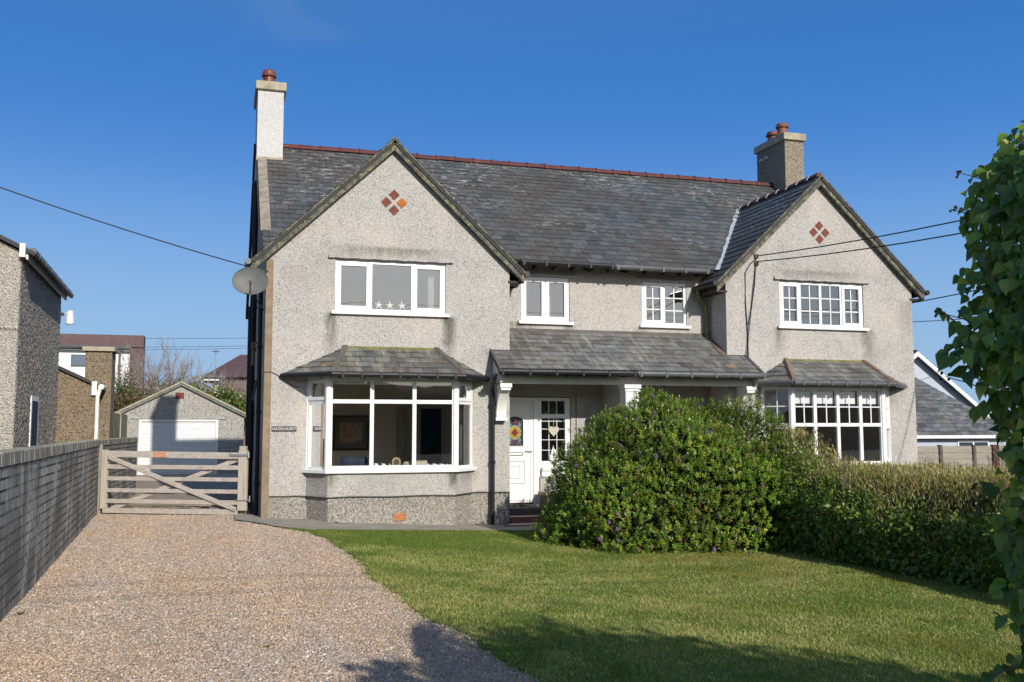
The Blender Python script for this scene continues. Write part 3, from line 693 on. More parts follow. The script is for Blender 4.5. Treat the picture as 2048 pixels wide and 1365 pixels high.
# ---- roofs
sl = [M['slate'], M['underlay']]
eZ, eY0, RY, RZ = 4.953, .4, 4.79, 8.153
slate_part('main_roof', [[(-.06, eY0, eZ), (L+.06, eY0, eZ), (L+.06, RY, RZ), (-.06, RY, RZ)]], .27, .225, sl, H, (.72, 1.28), .04, .0)
mb = MB(); mb.prism([(-.06, RY, RZ-.01), (L+.06, RY, RZ-.01), (L+.06, 9.45, 4.76), (-.06, 9.45, 4.76)], (0, -.05, -.08)); mb.build('rear_roof', M['underlay'], H)
def gable_roof(cx, vis):
    for s in (-1, 1):
        xe = cx+s*(W/2+.274); xk = cx+s*(AP-eZ)/SG; ze = gable_z(xe, cx); yf = -.15
        back = .4 if (cx < 7) == (s < 0) else D1+.03
        P1 = [(xe, yf, ze), (xk, yf, eZ), (xk, back, eZ), (xe, back, ze)]
        P2 = [(xk, yf, eZ), (cx, yf, AP), (cx, 3.29, AP), (xk, eY0, eZ)]
        slate_part('gable_roof', [P1, P2], .27, .225, sl, H, (.75, 1.25), .04, origin=(xe, yf, ze))
        if back > .5 :
            pass
        # bargeboard and the verge of bedded slates on top of it
        mb = MB()
        mb.prism([(xe-s*.01, -.125, ze-.05), (cx, -.125, AP-.05), (cx, -.125, AP-.215), (xe-s*.01, -.125, ze-.215)], (0, .1, 0)); mb.build('bargeboard', M['lichen_board'], H)
        mb = MB()
        mb.prism([(xe, -.165, ze+.012), (cx, -.165, AP+.012), (cx, -.165, AP-.035), (xe, -.165, ze-.035)], (0, .2, 0)); mb.build('verge', M['lichen_board'], H)
        mb = MB(); mb.box((xe-s*.02, -.02, ze-.20), (cx+s*(W/2-.03), .0+back-.02, ze-.16)); mb.build('soffit', M['dark_wood'], H)
gable_roof(W/2, True); gable_roof(L-W/2, True)
# lead valley on the right gable
def valley(cx, s, w=.10):
    a = Vector((cx, 3.29, AP)); xk = cx+s*(AP-eZ)/SG; b = Vector((xk, eY0-.05, eZ-.02)); mb = MB(); up = Vector((0, 0, .022))
    pr = a
    n = 14
    for i in range(n):
        p = a.lerp(b, i/n); q = a.lerp(b, (i+1)/n); k = w*(.8+.5*random.random())
        m1 = Vector((k*s, 0, 0)); m2 = Vector((-s*k*.6, 0, -s*s*k*.6*SG*-1+0))
        mb.quad(p+up, q+up, q+up+m1, p+up+m1)
        mb.quad(p+up, q+up, q+up+Vector((-s*k*.55, 0, k*.55*SG)), p+up+Vector((-s*k*.55, 0, k*.55*SG)))
    return mb.build('valley_flashing', M['lead'], H)
valley(L-W/2, -1)
# ridge tiles
def ridge(name, a, b, mat, r=.105, step=.46, joint=None):
    a = Vector(a); b = Vector(b); d = (b-a); n = max(1, round(d.length/step)); d.normalize(); side = Vector((0, 0, 1)).cross(d).normalized()
    mb = MB()
    prof = [(-1.15, -.55), (-.8, .1), (-.4, .5), (0, .62), (.4, .5), (.8, .1), (1.15, -.55)]
    def seg(p, q, k, lift=0): mb.prism([p+side*(u*r*k)+Vector((0, 0, v*r*k+lift)) for u, v in prof], q-p)
    for i in range(n):
        p = a.lerp(b, i/n); q = a.lerp(b, (i+1)/n); j = random.uniform(-.006, .006); mb.mi = 0
        seg(p, q-d*.004, 1.0, j)
        seg(q-d*.045, q-d*.006, 1.28, j)
        if joint: mb.mi = 1; seg(q-d*.075, q-d*.046, 1.12, j)
    return mb.build(name, [mat, joint or mat], H)
ridge('ridge_tile', (.46, RY, RZ+.03), (13.46, RY, RZ+.03), M['ridge_tile'])
ridge('ridge_tile', (L-W/2, -.1, AP+.02), (L-W/2, 3.25, AP+.02), M['ridge_tile'], .085, .40, M['mortar'])
ridge('ridge_tile', (W/2, -.1, AP+.0), (W/2, 3.25, AP+.0), M['hip_tile'], .07, .40)
# cement verge down the left edge
mb = MB(); sy = .729
for y0, y1 in ((1.0, 1.95), (1.97, 3.0), (3.01, 4.1)):
    z0 = eZ+(y0-eY0)*sy; z1 = eZ+(y1-eY0)*sy
    mb.prism([(-.09, y0, z0+.035), (.105, y0, z0+.05), (.105, y0, z0-.1), (-.09, y0, z0-.14)], (0, y1-y0, z1-z0))
mb.build('verge_coping', M['verge_strip'], H)
mb = MB(); mb.prism([(-.16, 9.5, 4.6), (-.16, RY, RZ-.1), (-.16, RY, RZ+.03), (-.16, 9.5, 4.77)], (.07, 0, 0)); mb.prism([(-.12, .3, 4.72), (-.12, RY, RZ-.16), (-.12, RY, RZ-.02), (-.12, .3, 4.88)], (.05, 0, 0)); mb.build('bargeboard', M['dark_wood'], H)
# vents and wall plate under the main eave
for x in (6.44, 7.27): mb = MB(); mb.box((x, D1-.012, 4.88), (x+.19, D1+.01, 4.96)); mb.build('vent', M['black_metal'], H)
# main gutter
def gutter(x0, x1, y, z, mat, r=.056, br=.5, sag=.0):
    mb = MB(); n = 8
    mb.tube([(x0+(x1-x0)*i/n, y, z-sag*math.sin(math.pi*i/n)) for i in range(n+1)], r, 10)
    k = max(2, round((x1-x0)/br))
    for i in range(k+1):
        x = x0+.06+(x1-x0-.12)*i/k; mb.box((x-.022, y-r-.008, z-r-.008), (x+.022, y+.12, z+r*.7))
    return mb.build('gutter', mat, H)
gutter(4.93, 6.95, .34, 4.91, M['gutter']); gutter(6.96, 9.12, .345, 4.905, M['gutter_grey'])
for i in range(11):
    x = 4.95+i*.41; rafter((x-.03, .36, 4.86), (x+.03, D1, 4.93))
for x, m, y1 in ((-.33, M['gutter_grey'], .6), (4.915, M['gutter'], .75), (L-W-.315, M['gutter'], .8), (L+.33, M['gutter'], 3.0)):
    mb = MB(); mb.tube([(x, -.16, 4.585), (x, y1, 4.575)], .056, 10); mb.build('gutter', m, H)
# ---- porch
PZ = lambda y: 3.09+.6*y
slate_part('porch_roof', [[(4.236, -.66, PZ(-.66)), (9.73, -.66, PZ(-.66)), (9.73, 0, PZ(0)), (4.236, 0, PZ(0))], [(4.6, 0, PZ(0)), (9.31, 0, PZ(0)), (9.31, D1, PZ(D1)), (4.6, D1, PZ(D1))]], 0.26, .19, [M['slate_porch'], M['underlay']], H, (.66, 1.3), .05, .012, origin=(4.236, -.66, PZ(-.66)))
mb = MB(); mb.prism([(4.6, D1, PZ(D1)-.02), (4.6, D1-.07, PZ(D1)-.04), (4.6, D1, PZ(D1)+.05)], (4.71, 0, 0)); mb.build('flashing', M['hip_tile'], H)
mb = MB(); mb.prism([(9.18, .01, PZ(0)+.02), (9.31, .01, PZ(0)+.03), (9.31, D1-.1, PZ(D1-.1)+.03), (9.21, D1-.1, PZ(D1-.1)+.025)], (0, 0, .012)); mb.build('flashing', M['hip_rust'], H)
mb = MB()
for x in (4.2, 9.70): mb.prism([(x, -.67, PZ(-.66)+.03), (x, 0, PZ(0)+.03), (x, 0, PZ(0)-.08), (x, -.67, PZ(-.66)-.06)], (.06, 0, 0))
mb.build('bargeboard', M['dark_stone'], H)
for x in (4.262, 9.65):
    mb = MB(); mb.prism([(x, -.6, PZ(-.6)-.05), (x, -.005, PZ(0)-.06), (x, -.005, 2.43), (x, -.5, 2.45)], (.05, 0, 0)); mb.build('cheek', M['cream_paint'], H)
gutter(4.18, 6.95, -.73, 2.645, M['gutter'], .055, .55); gutter(6.96, 9.76, -.735, 2.64, M['gutter_grey'], .055, .55)
for i in range(14):
    x = 4.45+i*.395; rafter((x-.03, -.66, 2.585), (x+.03, -.27, 2.64))
mb = MB(); mb.box((4.31, -.38, 2.44), (9.65, -.27, 2.60)); mb.build('porch_beam', M['cream_paint'], H)
mb = MB(); mb.box((4.4, -.36, 2.585), (9.6, .85, 2.60)); mb.build('soffit', M['cream_paint'], H)
mb = MB(); mb.box((6.79, -.54, -.3), (7.075, -.26, 2.36)); mb.box((6.755, -.575, 2.36), (7.11, -.25, 2.44)); mb.box((6.77, -.56, 2.30), (7.095, -.262, 2.335))
mb.build('pillar', M['upvc'], H, bevel=.008)
for x, m in ((4.30, M['white_paint']), (9.50, M['white_paint'])):
    mb = MB(); pr = [(0, 2.435), (-.45, 2.435), (-.45, 2.31), (-.38, 2.30)]
    for i in range(9):
        t = i/8; pr.append((-.36+.24*(1-(1-t)**1.6), 2.29-.44*t))
    pr += [(-.14, 1.85), (-.14, 1.76), (0, 1.76)]
    mb.prism([(x, y-.002, z) for y, z in pr], (.19, 0, 0))
    mb.box((x-.02, -.47, 2.36), (x+.21, -.003, 2.437)); mb.box((x-.02, -.16, 1.74), (x+.21, -.003, 1.80))
    mb.build('bracket', m, H)
# ---- chimneys
def chimney(x0, x1, mat, pots):
    mb = MB(); mb.box((x0, 4.1, 6.8), (x1, 5.5, 9.25))
    o = mb.build('chimney', mat, H)
    mb = MB(); mb.box((x0-.055, 4.03, 9.24), (x1+.055, 5.57, 9.44)); mb.build('chimney_cap', M['cap_stone'], o, bevel=.02)
    for (x, y, r, h, m) in pots:
        mb = MB(); mb.lathe([(r*1.15, 9.43), (r*1.1, 9.47), (r*.88, 9.52), (r*.85, 9.44+h*.62), (r*1.15, 9.44+h*.64), (r*1.2, 9.44+h*.74), (r*1.0, 9.44+h*.78), (r*1.0, 9.44+h*.9), (r*.88, 9.44+h), (r*.6, 9.44+h)], (x, y, 0), 18); mb.build('chimney_pot', m, o, smooth=False)
    return o
chl = chimney(-.11, .46, M['white_dash'], [(.14, 4.55, .145, .42, M['pot'])])
mb = MB(); mb.tube([(.3, 4.5, 9.52), (.42, 4.45, 9.5)], .02, 6); mb.box((-.03, 4.5, 9.5), (.0, 4.6, 9.68)); mb.build('pot_bracket', M['black_metal'], chl)
mb = MB(); mb.box((-.12, 4.05, 7.6), (.47, 4.12, 7.69)); mb.build('flashing', M['cap_stone'], H)
chr_ = chimney(L-.46, L+.11, M['grey_dash'], [(13.58, 4.4, .15, .34, M['pot_orange']), (13.72, 5.1, .16, .33, M['pot'])])
mb = MB(); mb.box((L-.475, 4.95, 8.98), (L-.455, 5.12, 9.03)); mb.box((L-.475, 5.2, 8.98), (L-.455, 5.36, 9.03)); mb.build('vent', M['mortar'], chr_)
# ---- gable diamonds of glazed tiles, air brick
def diamonds(cx, cz, name='diamond_tile', orange=None):
    for i, (dx, dz) in enumerate(((0, .148), (-.148, 0), (.148, 0), (0, -.148))):
        r = .104; x, z = cx+dx, cz+dz; mb = MB()
        mb.prism([(x-r, -.012, z), (x, -.012, z-r), (x+r, -.012, z), (x, -.012, z+r)], (0, .02, 0)); mb.build(name, M['tile_orange'] if i == orange else M['tile_red'], H)
diamonds(2.318, 5.86, orange=2); diamonds(11.612, 5.82)
mb = MB(); mb.box((2.285, -.487, -.06), (2.515, -.47, .078))
ab = None
for i in range(4): mb.box((2.29, -.496, -.05+i*.033), (2.51, -.486, -.032+i*.033))
mb.build('air_brick', M['terracotta'], H)
# ---- front door and sidelight
mb = MB(); y = DOOR_Y+.05
mb.box((4.61, y, .06), (4.66, y+.07, 2.22)); mb.box((5.38, y, .06), (5.545, y+.07, 2.22)); mb.box((6.06, y, .80), (6.165, y+.07, 2.22)); mb.box((4.66, y, 2.14), (5.38, y+.07, 2.22)); mb.box((5.545, y, 2.155), (6.06, y+.07, 2.22)); mb.box((5.545, y, .80), (6.06, y+.07, .93)); mb.box((5.545, y+.002, 1.80), (6.06, y+.07, 1.885))
for k in (1, 2): x = 5.545+.515*k/3; mb.box((x-.006, y+.03, .93), (x+.006, y+.045, 1.80)); mb.box((x-.006, y+.03, 1.885), (x+.006, y+.045, 2.155))
for z in (1.15, 1.36, 1.58, 1.74): mb.box((5.545, y+.028, z-.006), (6.06, y+.043, z+.006))
fr = mb.build('door_frame', M['upvc'], H)
mb = MB(); mb.quad((5.545, y+.05, .93), (6.06, y+.05, .93), (6.06, y+.05, 2.155), (5.545, y+.05, 2.155)); mb.build('pane', M['glass'], fr)
mb = MB(); mb.box((5.53, DOOR_Y-.07, .74), (6.2, DOOR_Y+.05, .80)); mb.box((5.53, DOOR_Y-.04, .62), (6.19, DOOR_Y+.05, .74)); mb.build('sill', M['white_paint'], fr)
mb = MB(); mb.box((5.50, DOOR_Y+.0, -.3), (6.172, DOOR_Y+.11, .62)); mb.build('dwarf_wall', M['render'], H)
mb = MB(); yl = y+.02; gx0, gx1, gxc = 4.815, 5.165, 4.99
arch = [(gx0, 1.23), (gx1, 1.23), (gx1, 1.74)]+[(gxc+.175*math.cos(t), 1.74+.10*math.sin(t)) for t in np.linspace(.25, math.pi-.25, 9)]+[(gx0, 1.74)]
ring = [(4.663, .10), (5.377, .10), (5.377, 2.135), (4.663, 2.135)]
loops = [[Vector((a, b, 0)) for a, b in ring], [Vector((a, b, 0)) for a, b in arch]]
fl = [v for l in loops for v in l]; mb.add([(v.x, yl, v.y) for v in fl], [tuple(t) for t in tessellate_polygon(loops)])
na = len(arch)
for i in range(na):
    a, b = arch[i], arch[(i+1) % na]; mb.quad((a[0], yl, a[1]), (b[0], yl, b[1]), (b[0], yl+.05, b[1]), (a[0], yl+.05, a[1]))
    mb.bar((a[0], yl-.005, a[1]), (b[0], yl-.005, b[1]), .014, .022, (0, 1, 0))
def rect_mould(x0, x1, z0, z1, w=.018):
    for a, b in (((x0, z0), (x1, z0)), ((x1, z0), (x1, z1)), ((x1, z1), (x0, z1)), ((x0, z1), (x0, z0))): mb.bar((a[0], yl-.008, a[1]), (b[0], yl-.008, b[1]), .026, w*1.5, (0, 1, 0))
rect_mould(4.80, 5.20, .50, .95); rect_mould(4.88, 5.10, .60, .85, .012); rect_mould(4.72, 5.32, .16, 2.08, .008)
door = mb.build('door', M['upvc'], H)
mb = MB(); mb.box((5.377, yl-.002, .10), (5.3815, yl+.01, 2.135)); mb.box((4.663, yl-.003, .094), (5.38, yl+.01, .102)); mb.build('door_gap', M['gutter_grey'], door)
mb = MB(); mb.prism([(a, yl+.03, b) for a, b in arch], (0, .006, 0)); mb.build('door_glass', paint('leaded_glass', (.05, .065, .08), .15, .2, 6), door)
def cm(name, col): return paint(name, col, .3, .2, 14)
st = [cm('glass_red', (.16, .015, .02)), cm('glass_yellow', (.30, .23, .03)), cm('lead_came', (.34, .35, .35)), cm('glass_blue', (.12, .18, .21))]
mb = MB(); ys = yl+.022; cz = 1.51
def dia(x, z, a, b, mi): mb.mi = mi; mb.prism([(x-a, ys-.002*(mi == 0), z), (x, ys-.002*(mi == 0), z-b), (x+a, ys-.002*(mi == 0), z), (x, ys-.002*(mi == 0), z+b)], (0, .003, 0))
def ell(x, z, a, b, mi, k): mb.mi = mi; mb.prism([(x+a*math.cos(t), ys+k, z+b*math.sin(t)) for t in np.linspace(0, 2*math.pi, 20)[:-1]], (0, .002, 0))
ell(gxc, cz, .135, .145, 2, .005); ell(gxc, cz, .125, .135, 1, .003); dia(gxc, cz, .075, .085, 0); dia(gxc, cz+.215, .045, .045, 0); dia(gxc, cz-.205, .045, .045, 0); dia(gxc-.145, cz, .028, .03, 0); dia(gxc+.145, cz, .028, .03, 0)
for sx in (-1, 1):
    for sz in (-1, 1): dia(gxc+sx*.10, cz+sz*.15, .035, .06, 3)
mb.mi = 2
for a, b in (((gxc, 1.24), (gxc, 1.26)), ((gx0+.02, 1.26), (gxc-.05, cz-.2)), ((gx1-.02, 1.26), (gxc+.05, cz-.2)), ((gxc, cz+.26), (gxc-.1, 1.80)), ((gxc, cz+.26), (gxc+.1, 1.80)), ((gxc, 1.24), (gxc, cz-.25))):
    mb.bar((a[0], ys+.004, a[1]), (b[0], ys+.004, b[1]), .004, .008, (0, 1, 0))
mb.build('stained_glass', st, door)
mb = MB(); mb.box((4.83, yl-.012, 1.045), (5.15, yl+.002, 1.115)); mb.build('letterbox', M['gutter_grey'], door, bevel=.004)
mb = MB(); mb.box((4.85, yl-.0135, 1.06), (5.13, yl-.011, 1.10)); mb.build('letterbox_flap', M['white_paint'], door)
mb = MB(); mb.box((5.315, yl-.012, .98), (5.35, yl+.002, 1.22)); mb.tube([(5.333, yl-.01, 1.14), (5.333, yl-.06, 1.14), (5.2, yl-.06, 1.15)], .012, 8); mb.build('handle', M['metal'], door)
mb = MB(); mb.box((4.58, DOOR_Y-.08, .03), (5.56, DOOR_Y+.12, .075)); mb.build('threshold', M['dark_stone'], H)
mb = MB(); mb.box((4.62, .50, -.3), (6.85, DOOR_Y-.002, .028)); mb.mi = 1; mb.box((4.635, .05, -.3), (6.84, .498, -.10)); mb.mi = 1
mb.prism([(4.38, -.34, -.205), (4.42, -.40, -.205), (6.8, -.40, -.205), (6.8, .048, -.205), (4.66, .048, -.205)], (0, 0, -.12)); mb.build('step', [M['dark_stone'], M['step_tile']], H)
# ---- pipes
def pipe(name, pts, r, mat, cl=()):
    mb = MB(); mb.tube(pts, r, 10)
    for (x, y, z) in cl: mb.tube([(x, y, z-.03), (x, y, z+.03)], r*1.35, 10)
    return mb.build(name, mat, H)
pipe('downpipe', [(4.14, -.66, 2.58), (4.15, -.55, 2.5), (4.20, -.2, 2.38), (4.235, -.09, 2.28), (4.235, -.09, -.22)], .042, M['gutter'], [(4.235, -.09, 2.05), (4.235, -.09, .95), (4.235, -.09, .0)])
pipe('downpipe', [(9.0, .62, 4.56), (9.0, .62, 4.42), (9.2, .68, 4.22), (9.235, .70, 4.05), (9.235, .70, 3.52)], .042, M['moss_pipe'], [(9.235, .70, 3.9), (9.235, .70, 3.62), (9.02, .62, 4.38)])
pipe('downpipe', [(4.9, .5, 4.56), (4.9, .5, 4.45), (4.68, .5, 4.36), (4.66, .5, 4.15)], .04, M['gutter'])
pipe('downpipe', [(-.30, .5, 4.55), (-.28, .5, 4.4), (-.07, .55, 4.2), (-.07, .55, .0)], .04, M['gutter'], [(-.07, .55, 3.1), (-.07, .55, 1.9), (-.07, .55, .6)])
pipe('soil_pipe', [(-.12, 3.6, 7.0), (-.12, 3.6, 0.0)], .062, M['gutter'], [(-.12, 3.6, z) for z in (6.95, 5.2, 4.2, 3.3, 2.6, 1.9)])
pipe('waste_pipe', [(-.02, 2.6, 3.35), (-.14, 2.6, 3.35), (-.14, 2.6, 2.9)], .035, M['corner_cement'])
pipe('waste_pipe', [(-.02, 1.2, 2.55), (-.09, 1.2, 2.5), (-.1, 3.5, 2.2)], .022, M['gutter'])
pipe('downpipe', [(-.1, 7.4, 4.7), (-.1, 7.4, 0)], .04, M['gutter'])
for x in (-.012,):
    mb = MB()
    for y0, y1, z0, z1 in ((5.2, 6.2, 3.6, 4.7), (5.2, 6.4, .9, 2.2)): mb.box((x-.03, y0, z0), (x+.01, y1, z1))
    mb.build('window', M['navy'], H)

# ================================================================== THINGS ON AND IN THE HOUSE
def text_mesh(body, size, depth=.002):
    cu = bpy.data.curves.new('lettering', 'FONT'); cu.body = body; cu.size = size; cu.extrude = depth; cu.align_x = 'CENTER'; cu.align_y = 'CENTER'; cu.space_character = 1.12
    t = bpy.data.objects.new('lettering', cu); COL.objects.link(t)
    dg = bpy.context.evaluated_depsgraph_get(); me = bpy.data.meshes.new_from_object(t.evaluated_get(dg))
    bpy.data.objects.remove(t); bpy.data.curves.remove(cu); return me
mb = MB(); mb.box((.15, -.022, 1.542), (.585, -.002, 1.634))
sg = mb.build('name_plate', M['sign_brown'], None, bevel=.004)
tag(sg, 'dark brown name plate with white capital letters beside the bay window', 'sign')
me = text_mesh('HAZELHURST', .068); me.materials.append(M['letter_white'])
lt = bpy.data.objects.new('lettering', me); COL.objects.link(lt); lt.parent = sg; lt.location = (.3675, -.0235, 1.588); lt.rotation_euler = (R(90), 0, 0); lt.scale = (.92, 1, 1)

# satellite dish on the corner of the left gable
c = Vector((-.285, -.30, 4.205)); nrm = Vector((-.10, -.96, .22)).normalized(); ax = nrm.cross(Vector((0, 0, 1))).normalized(); ay = ax.cross(nrm).normalized()
dish = empty('satellite_dish', c, 'grey oval satellite dish fixed to the corner of the left gable', 'satellite dish')
mb = MB(); vs = []; n = 32; k = 7
for i in range(k+1):
    r = i/k
    for j in range(n):
        t = 2*math.pi*j/n; vs.append(c+ax*(.305*r*math.cos(t))+ay*(.255*r*math.sin(t))+nrm*(.075*(r*r-1)))
fs = [(i*n+j, i*n+(j+1) % n, (i+1)*n+(j+1) % n, (i+1)*n+j) for i in range(k) for j in range(n)]
mb.add(vs, fs); rim = [c+ax*(.307*math.cos(2*math.pi*j/n))+ay*(.257*math.sin(2*math.pi*j/n)) for j in range(n+1)]
mb.build('reflector', M['dish_grey'], dish, smooth=True)
mb = MB(); mb.tube(rim, .009, 6, cap=False); mb.build('rim', M['dish_grey'], dish)
mb = MB(); mb.tube([c-ay*.25-nrm*.02, c-ay*.22+nrm*.34+Vector((.03, 0, .03))], .011, 8); mb.build('feed_arm', M['brown_wood'], dish)
mb = MB(); p = c-ay*.20+nrm*.36+Vector((.03, 0, .03)); mb.tube([p-nrm*.06, p+nrm*.03], [.018, .03], 10); mb.build('feed_horn', M['dark_stone'], dish)
mb = MB(); mb.tube([c-nrm*.08, c-nrm*.16+Vector((0, .1, 0)), Vector((-.26, .25, 4.2)), Vector((-.01, .25, 4.2))], .022, 8); mb.tube([Vector((-.27, .2, 4.1)), Vector((-.02, .3, 3.75))], .012, 6); mb.build('bracket', M['black_metal'], dish)
# starfish on the upper sill
for k, (x, lab) in enumerate(((2.06, 'white starfish ornament at the picture end of the upper sill, nearest the opening sash'), (2.27, 'white starfish ornament standing between two others on the upper sill'), (2.50, 'white starfish ornament on the upper sill nearest the inner curtain'))):
    lab = ('white starfish leftmost of the three on the upper window sill', 'white starfish in the middle of the three on the upper window sill', 'white starfish rightmost of the three on the upper window sill')[k]
    mb = MB(); pts = []; cz = 3.905
    for i in range(10):
        t = math.pi/2+i*math.pi/5+.06*k; r = .105 if i % 2 == 0 else .026; pts.append((x+r*math.cos(t), .078, cz+r*math.sin(t)))
    b = len(mb.v); mb.add(pts+[(x, .066, cz), (x, .094, cz)], [(i, (i+1) % 10, 10) for i in range(10)]+[((i+1) % 10, i, 11) for i in range(10)])
    tag(mb.build('starfish_ornament', M['starfish']), lab, 'ornament', 'starfish on the upper sill')
# clock and cushions on the window board of the bay
ck = empty('mantel_clock', (2.35, -.3, .862), 'small gold arched mantel clock on the bay window board', 'clock')
mb = MB(); pr = [(-.08, 0), (.08, 0), (.08, .14)]+[(.08*math.cos(t), .14+.07*math.sin(t)) for t in np.linspace(.2, math.pi-.2, 8)]+[(-.08, .14)]
mb.prism([(2.35+a, -.34, .862+b) for a, b in pr], (0, .08, 0)); mb.box((2.255, -.35, .8625), (2.445, -.25, .882)); mb.build('clock_case', M['gold'], ck)
mb = MB(); mb.prism([(2.35+.05*math.cos(t), -.343, .862+.12+.05*math.sin(t)) for t in np.linspace(0, 2*math.pi, 20)[:-1]], (0, .006, 0)); mb.build('clock_face', M['dark_stone'], ck)
def cushion(x, y, z, w, h, d, rot, m, lab, stripe=None):
    mb = MB(); mb.M = Matrix.Translation((x, y, z)) @ Matrix.Rotation(rot, 4, 'Y'); nu, nv = 12, 8; vs = []
    for s in (-1, 1):
        for i in range(nu+1):
            for j in range(nv+1):
                u = i/nu*2-1; v = j/nv*2-1; t = (1-u**4)*(1-v**4)
                vs.append((u*w/2*(1-.06*v*v), s*d/2*t**.6, v*h/2*(1-.06*u*u)+h/2))
    N = (nu+1)*(nv+1)
    for s in range(2):
        for i in range(nu):
            mb.mi = 1 if stripe and i % 4 in (1, 2) else 0
            f = [(s*N+i*(nv+1)+j, s*N+(i+1)*(nv+1)+j, s*N+(i+1)*(nv+1)+j+1, s*N+i*(nv+1)+j+1) for j in range(nv)]
            if i == 0 and s == 0: mb.add(vs, [])
            base = len(mb.v)-2*N
            for q in f: mb.f.append(tuple(base+a for a in q)); mb.m.append(mb.mi)
    tag(mb.build('cushion', [m, stripe or m], None, smooth=True), lab, 'cushion', 'cushions on the window seat')
cushion(1.60, -.20, .862, .5, .22, .16, 0, M['navy'], 'dark navy cushion on the window seat below the framed picture')
cushion(2.05, -.25, .862, .42, .10, .2, .05, M['blind_white'], 'white and navy striped cushion between the navy cushion and the clock', M['navy'])
cushion(2.72, -.25, .862, .46, .14, .2, -.04, M['beige'], 'pale beige cushion just beside the gold clock', None)
cushion(3.12, -.30, .862, .42, .085, .2, .03, M['blind_white'], 'flat navy and white striped cushion at the doorway end of the window seat', M['navy'])
pc = empty('framed_picture', (2.15, 4.38, 1.53), 'framed floral picture on the wall inside the bay window room', 'picture')
mb = MB(); a, b, c_, d_ = 1.70, 2.53, 1.10, 1.90
mb.box((a, 4.34, c_), (b, 4.39, c_+.06)); mb.box((a, 4.34, d_-.06), (b, 4.39, d_)); mb.box((a, 4.34, c_+.06), (a+.06, 4.39, d_-.06)); mb.box((b-.06, 4.34, c_+.06), (b, 4.39, d_-.06)); mb.build('frame', M['brown_wood'], pc)
mb = MB(); mb.box((a+.06, 4.36, c_+.06), (b-.06, 4.385, d_-.06)); mb.build('mount', paint('mount_grey', (.20, .21, .19), .8), pc)
n = NT('floral_print'); cc = n.mix(n.ramp(n.noise(13, 5, .7), [(.46, 0.0), (.56, 1.0)]), (.50, .46, .34), n.ramp(n.noise(20, 3), [(.35, (.20, .25, .10)), (.5, (.55, .16, .12)), (.65, (.62, .55, .50))])); fl_m = n.done(cc, .8)
mb = MB(); mb.box((a+.16, 4.352, c_+.17), (b-.16, 4.362, d_-.16)); mb.build('print', fl_m, pc)
mb = MB(); mb.box((.62, 3.2, .0), (1.12, 3.6, 1.30)); mb.box((.58, 3.16, 1.30), (1.16, 3.64, 1.335)); tag(mb.build('cabinet', M['navy']), 'tall dark blue cabinet seen through the narrow side light of the bay', 'cabinet')
# right room: lamp, mirror
fl = empty('floor_lamp', (10.95, .9, .02), 'white floor lamp with a dark drum shade inside the small paned bay', 'lamp')
mb = MB(); mb.lathe([(.17, 1.72), (.19, 1.72), (.19, 2.0), (.17, 2.0)], (10.95, .9, 0), 24); mb.build('lamp_shade', M['navy'], fl)
mb = MB(); mb.tube([(10.95, .9, .03), (10.95, .9, 1.74)], .018, 8); mb.build('lamp_pole', M['upvc'], fl)
mb = MB(); mb.lathe([(.15, .02), (.15, .045), (.02, .06)], (10.95, .9, 0), 20); mb.build('lamp_base', M['upvc'], fl)
mr = empty('wall_mirror', (12.3, 4.37, 1.6), 'round wall mirror inside the small paned bay room', 'mirror')
mb = MB(); mb.prism([(12.3+.42*math.cos(t), 4.35, 1.55+.42*math.sin(t)) for t in np.linspace(0, 2*math.pi, 33)[:-1]], (0, .04, 0)); mb.build('frame', M['brown_wood'], mr)
mb = MB(); mb.prism([(12.3+.33*math.cos(t), 4.34, 1.55+.33*math.sin(t)) for t in np.linspace(0, 2*math.pi, 33)[:-1]], (0, .01, 0)); mb.build('glass', paint('mirror_blue', (.10, .13, .16), .2, .1, 3), mr)
# sidelight ornaments
mb = MB(); pr = []
for t in np.linspace(0, 2*math.pi, 36)[:-1]:
    pr.append((5.80+.0072*16*math.sin(t)**3, DOOR_Y+.02, 1.545+.0075*(13*math.cos(t)-5*math.cos(2*t)-2*math.cos(3*t)-math.cos(4*t))))
ht = empty('heart_ornament', (5.80, DOOR_Y+.02, 1.64), 'cream heart hanging in the leaded window beside the front door', 'ornament')
mb.prism(pr, (0, .012, 0)); mb.build('heart', M['beige'], ht); mb = MB(); mb.tube([(5.80, DOOR_Y+.026, 1.60), (5.80, DOOR_Y+.026, 1.80)], .003, 5); mb.build('ribbon', M['blind_white'], ht)
bt = empty('toy_sailboat', (5.80, DOOR_Y+.04, .94), 'small white model sailing boat at the foot of the leaded window', 'ornament')
mb = MB(); mb.prism([(5.70, DOOR_Y+.02, .985), (5.72, DOOR_Y+.02, .935), (5.89, DOOR_Y+.02, .935), (5.91, DOOR_Y+.02, .985)], (0, .02, 0)); mb.build('hull', M['curtain'], bt)
mb = MB(); mb.prism([(5.79, DOOR_Y+.025, .995), (5.71, DOOR_Y+.025, .995), (5.795, DOOR_Y+.025, 1.25)], (0, .008, 0)); mb.prism([(5.81, DOOR_Y+.025, .995), (5.90, DOOR_Y+.025, .995), (5.81, DOOR_Y+.025, 1.20)], (0, .008, 0)); mb.build('sail', M['blind_white'], bt)
# little bench by the door
bn = empty('garden_bench', (5.75, .62, -.25), 'small weathered stone bench under the leaded window by the door', 'bench')
mb = MB(); mb.box((5.42, .40, .27), (6.35, .78, .335)); mb.build('seat', M['cap_stone'], bn, bevel=.01)
for x in (5.52, 6.17): mb = MB(); mb.box((x, .45, -.3), (x+.1, .73, .268)); mb.build('leg', M['grey_dash'], bn)

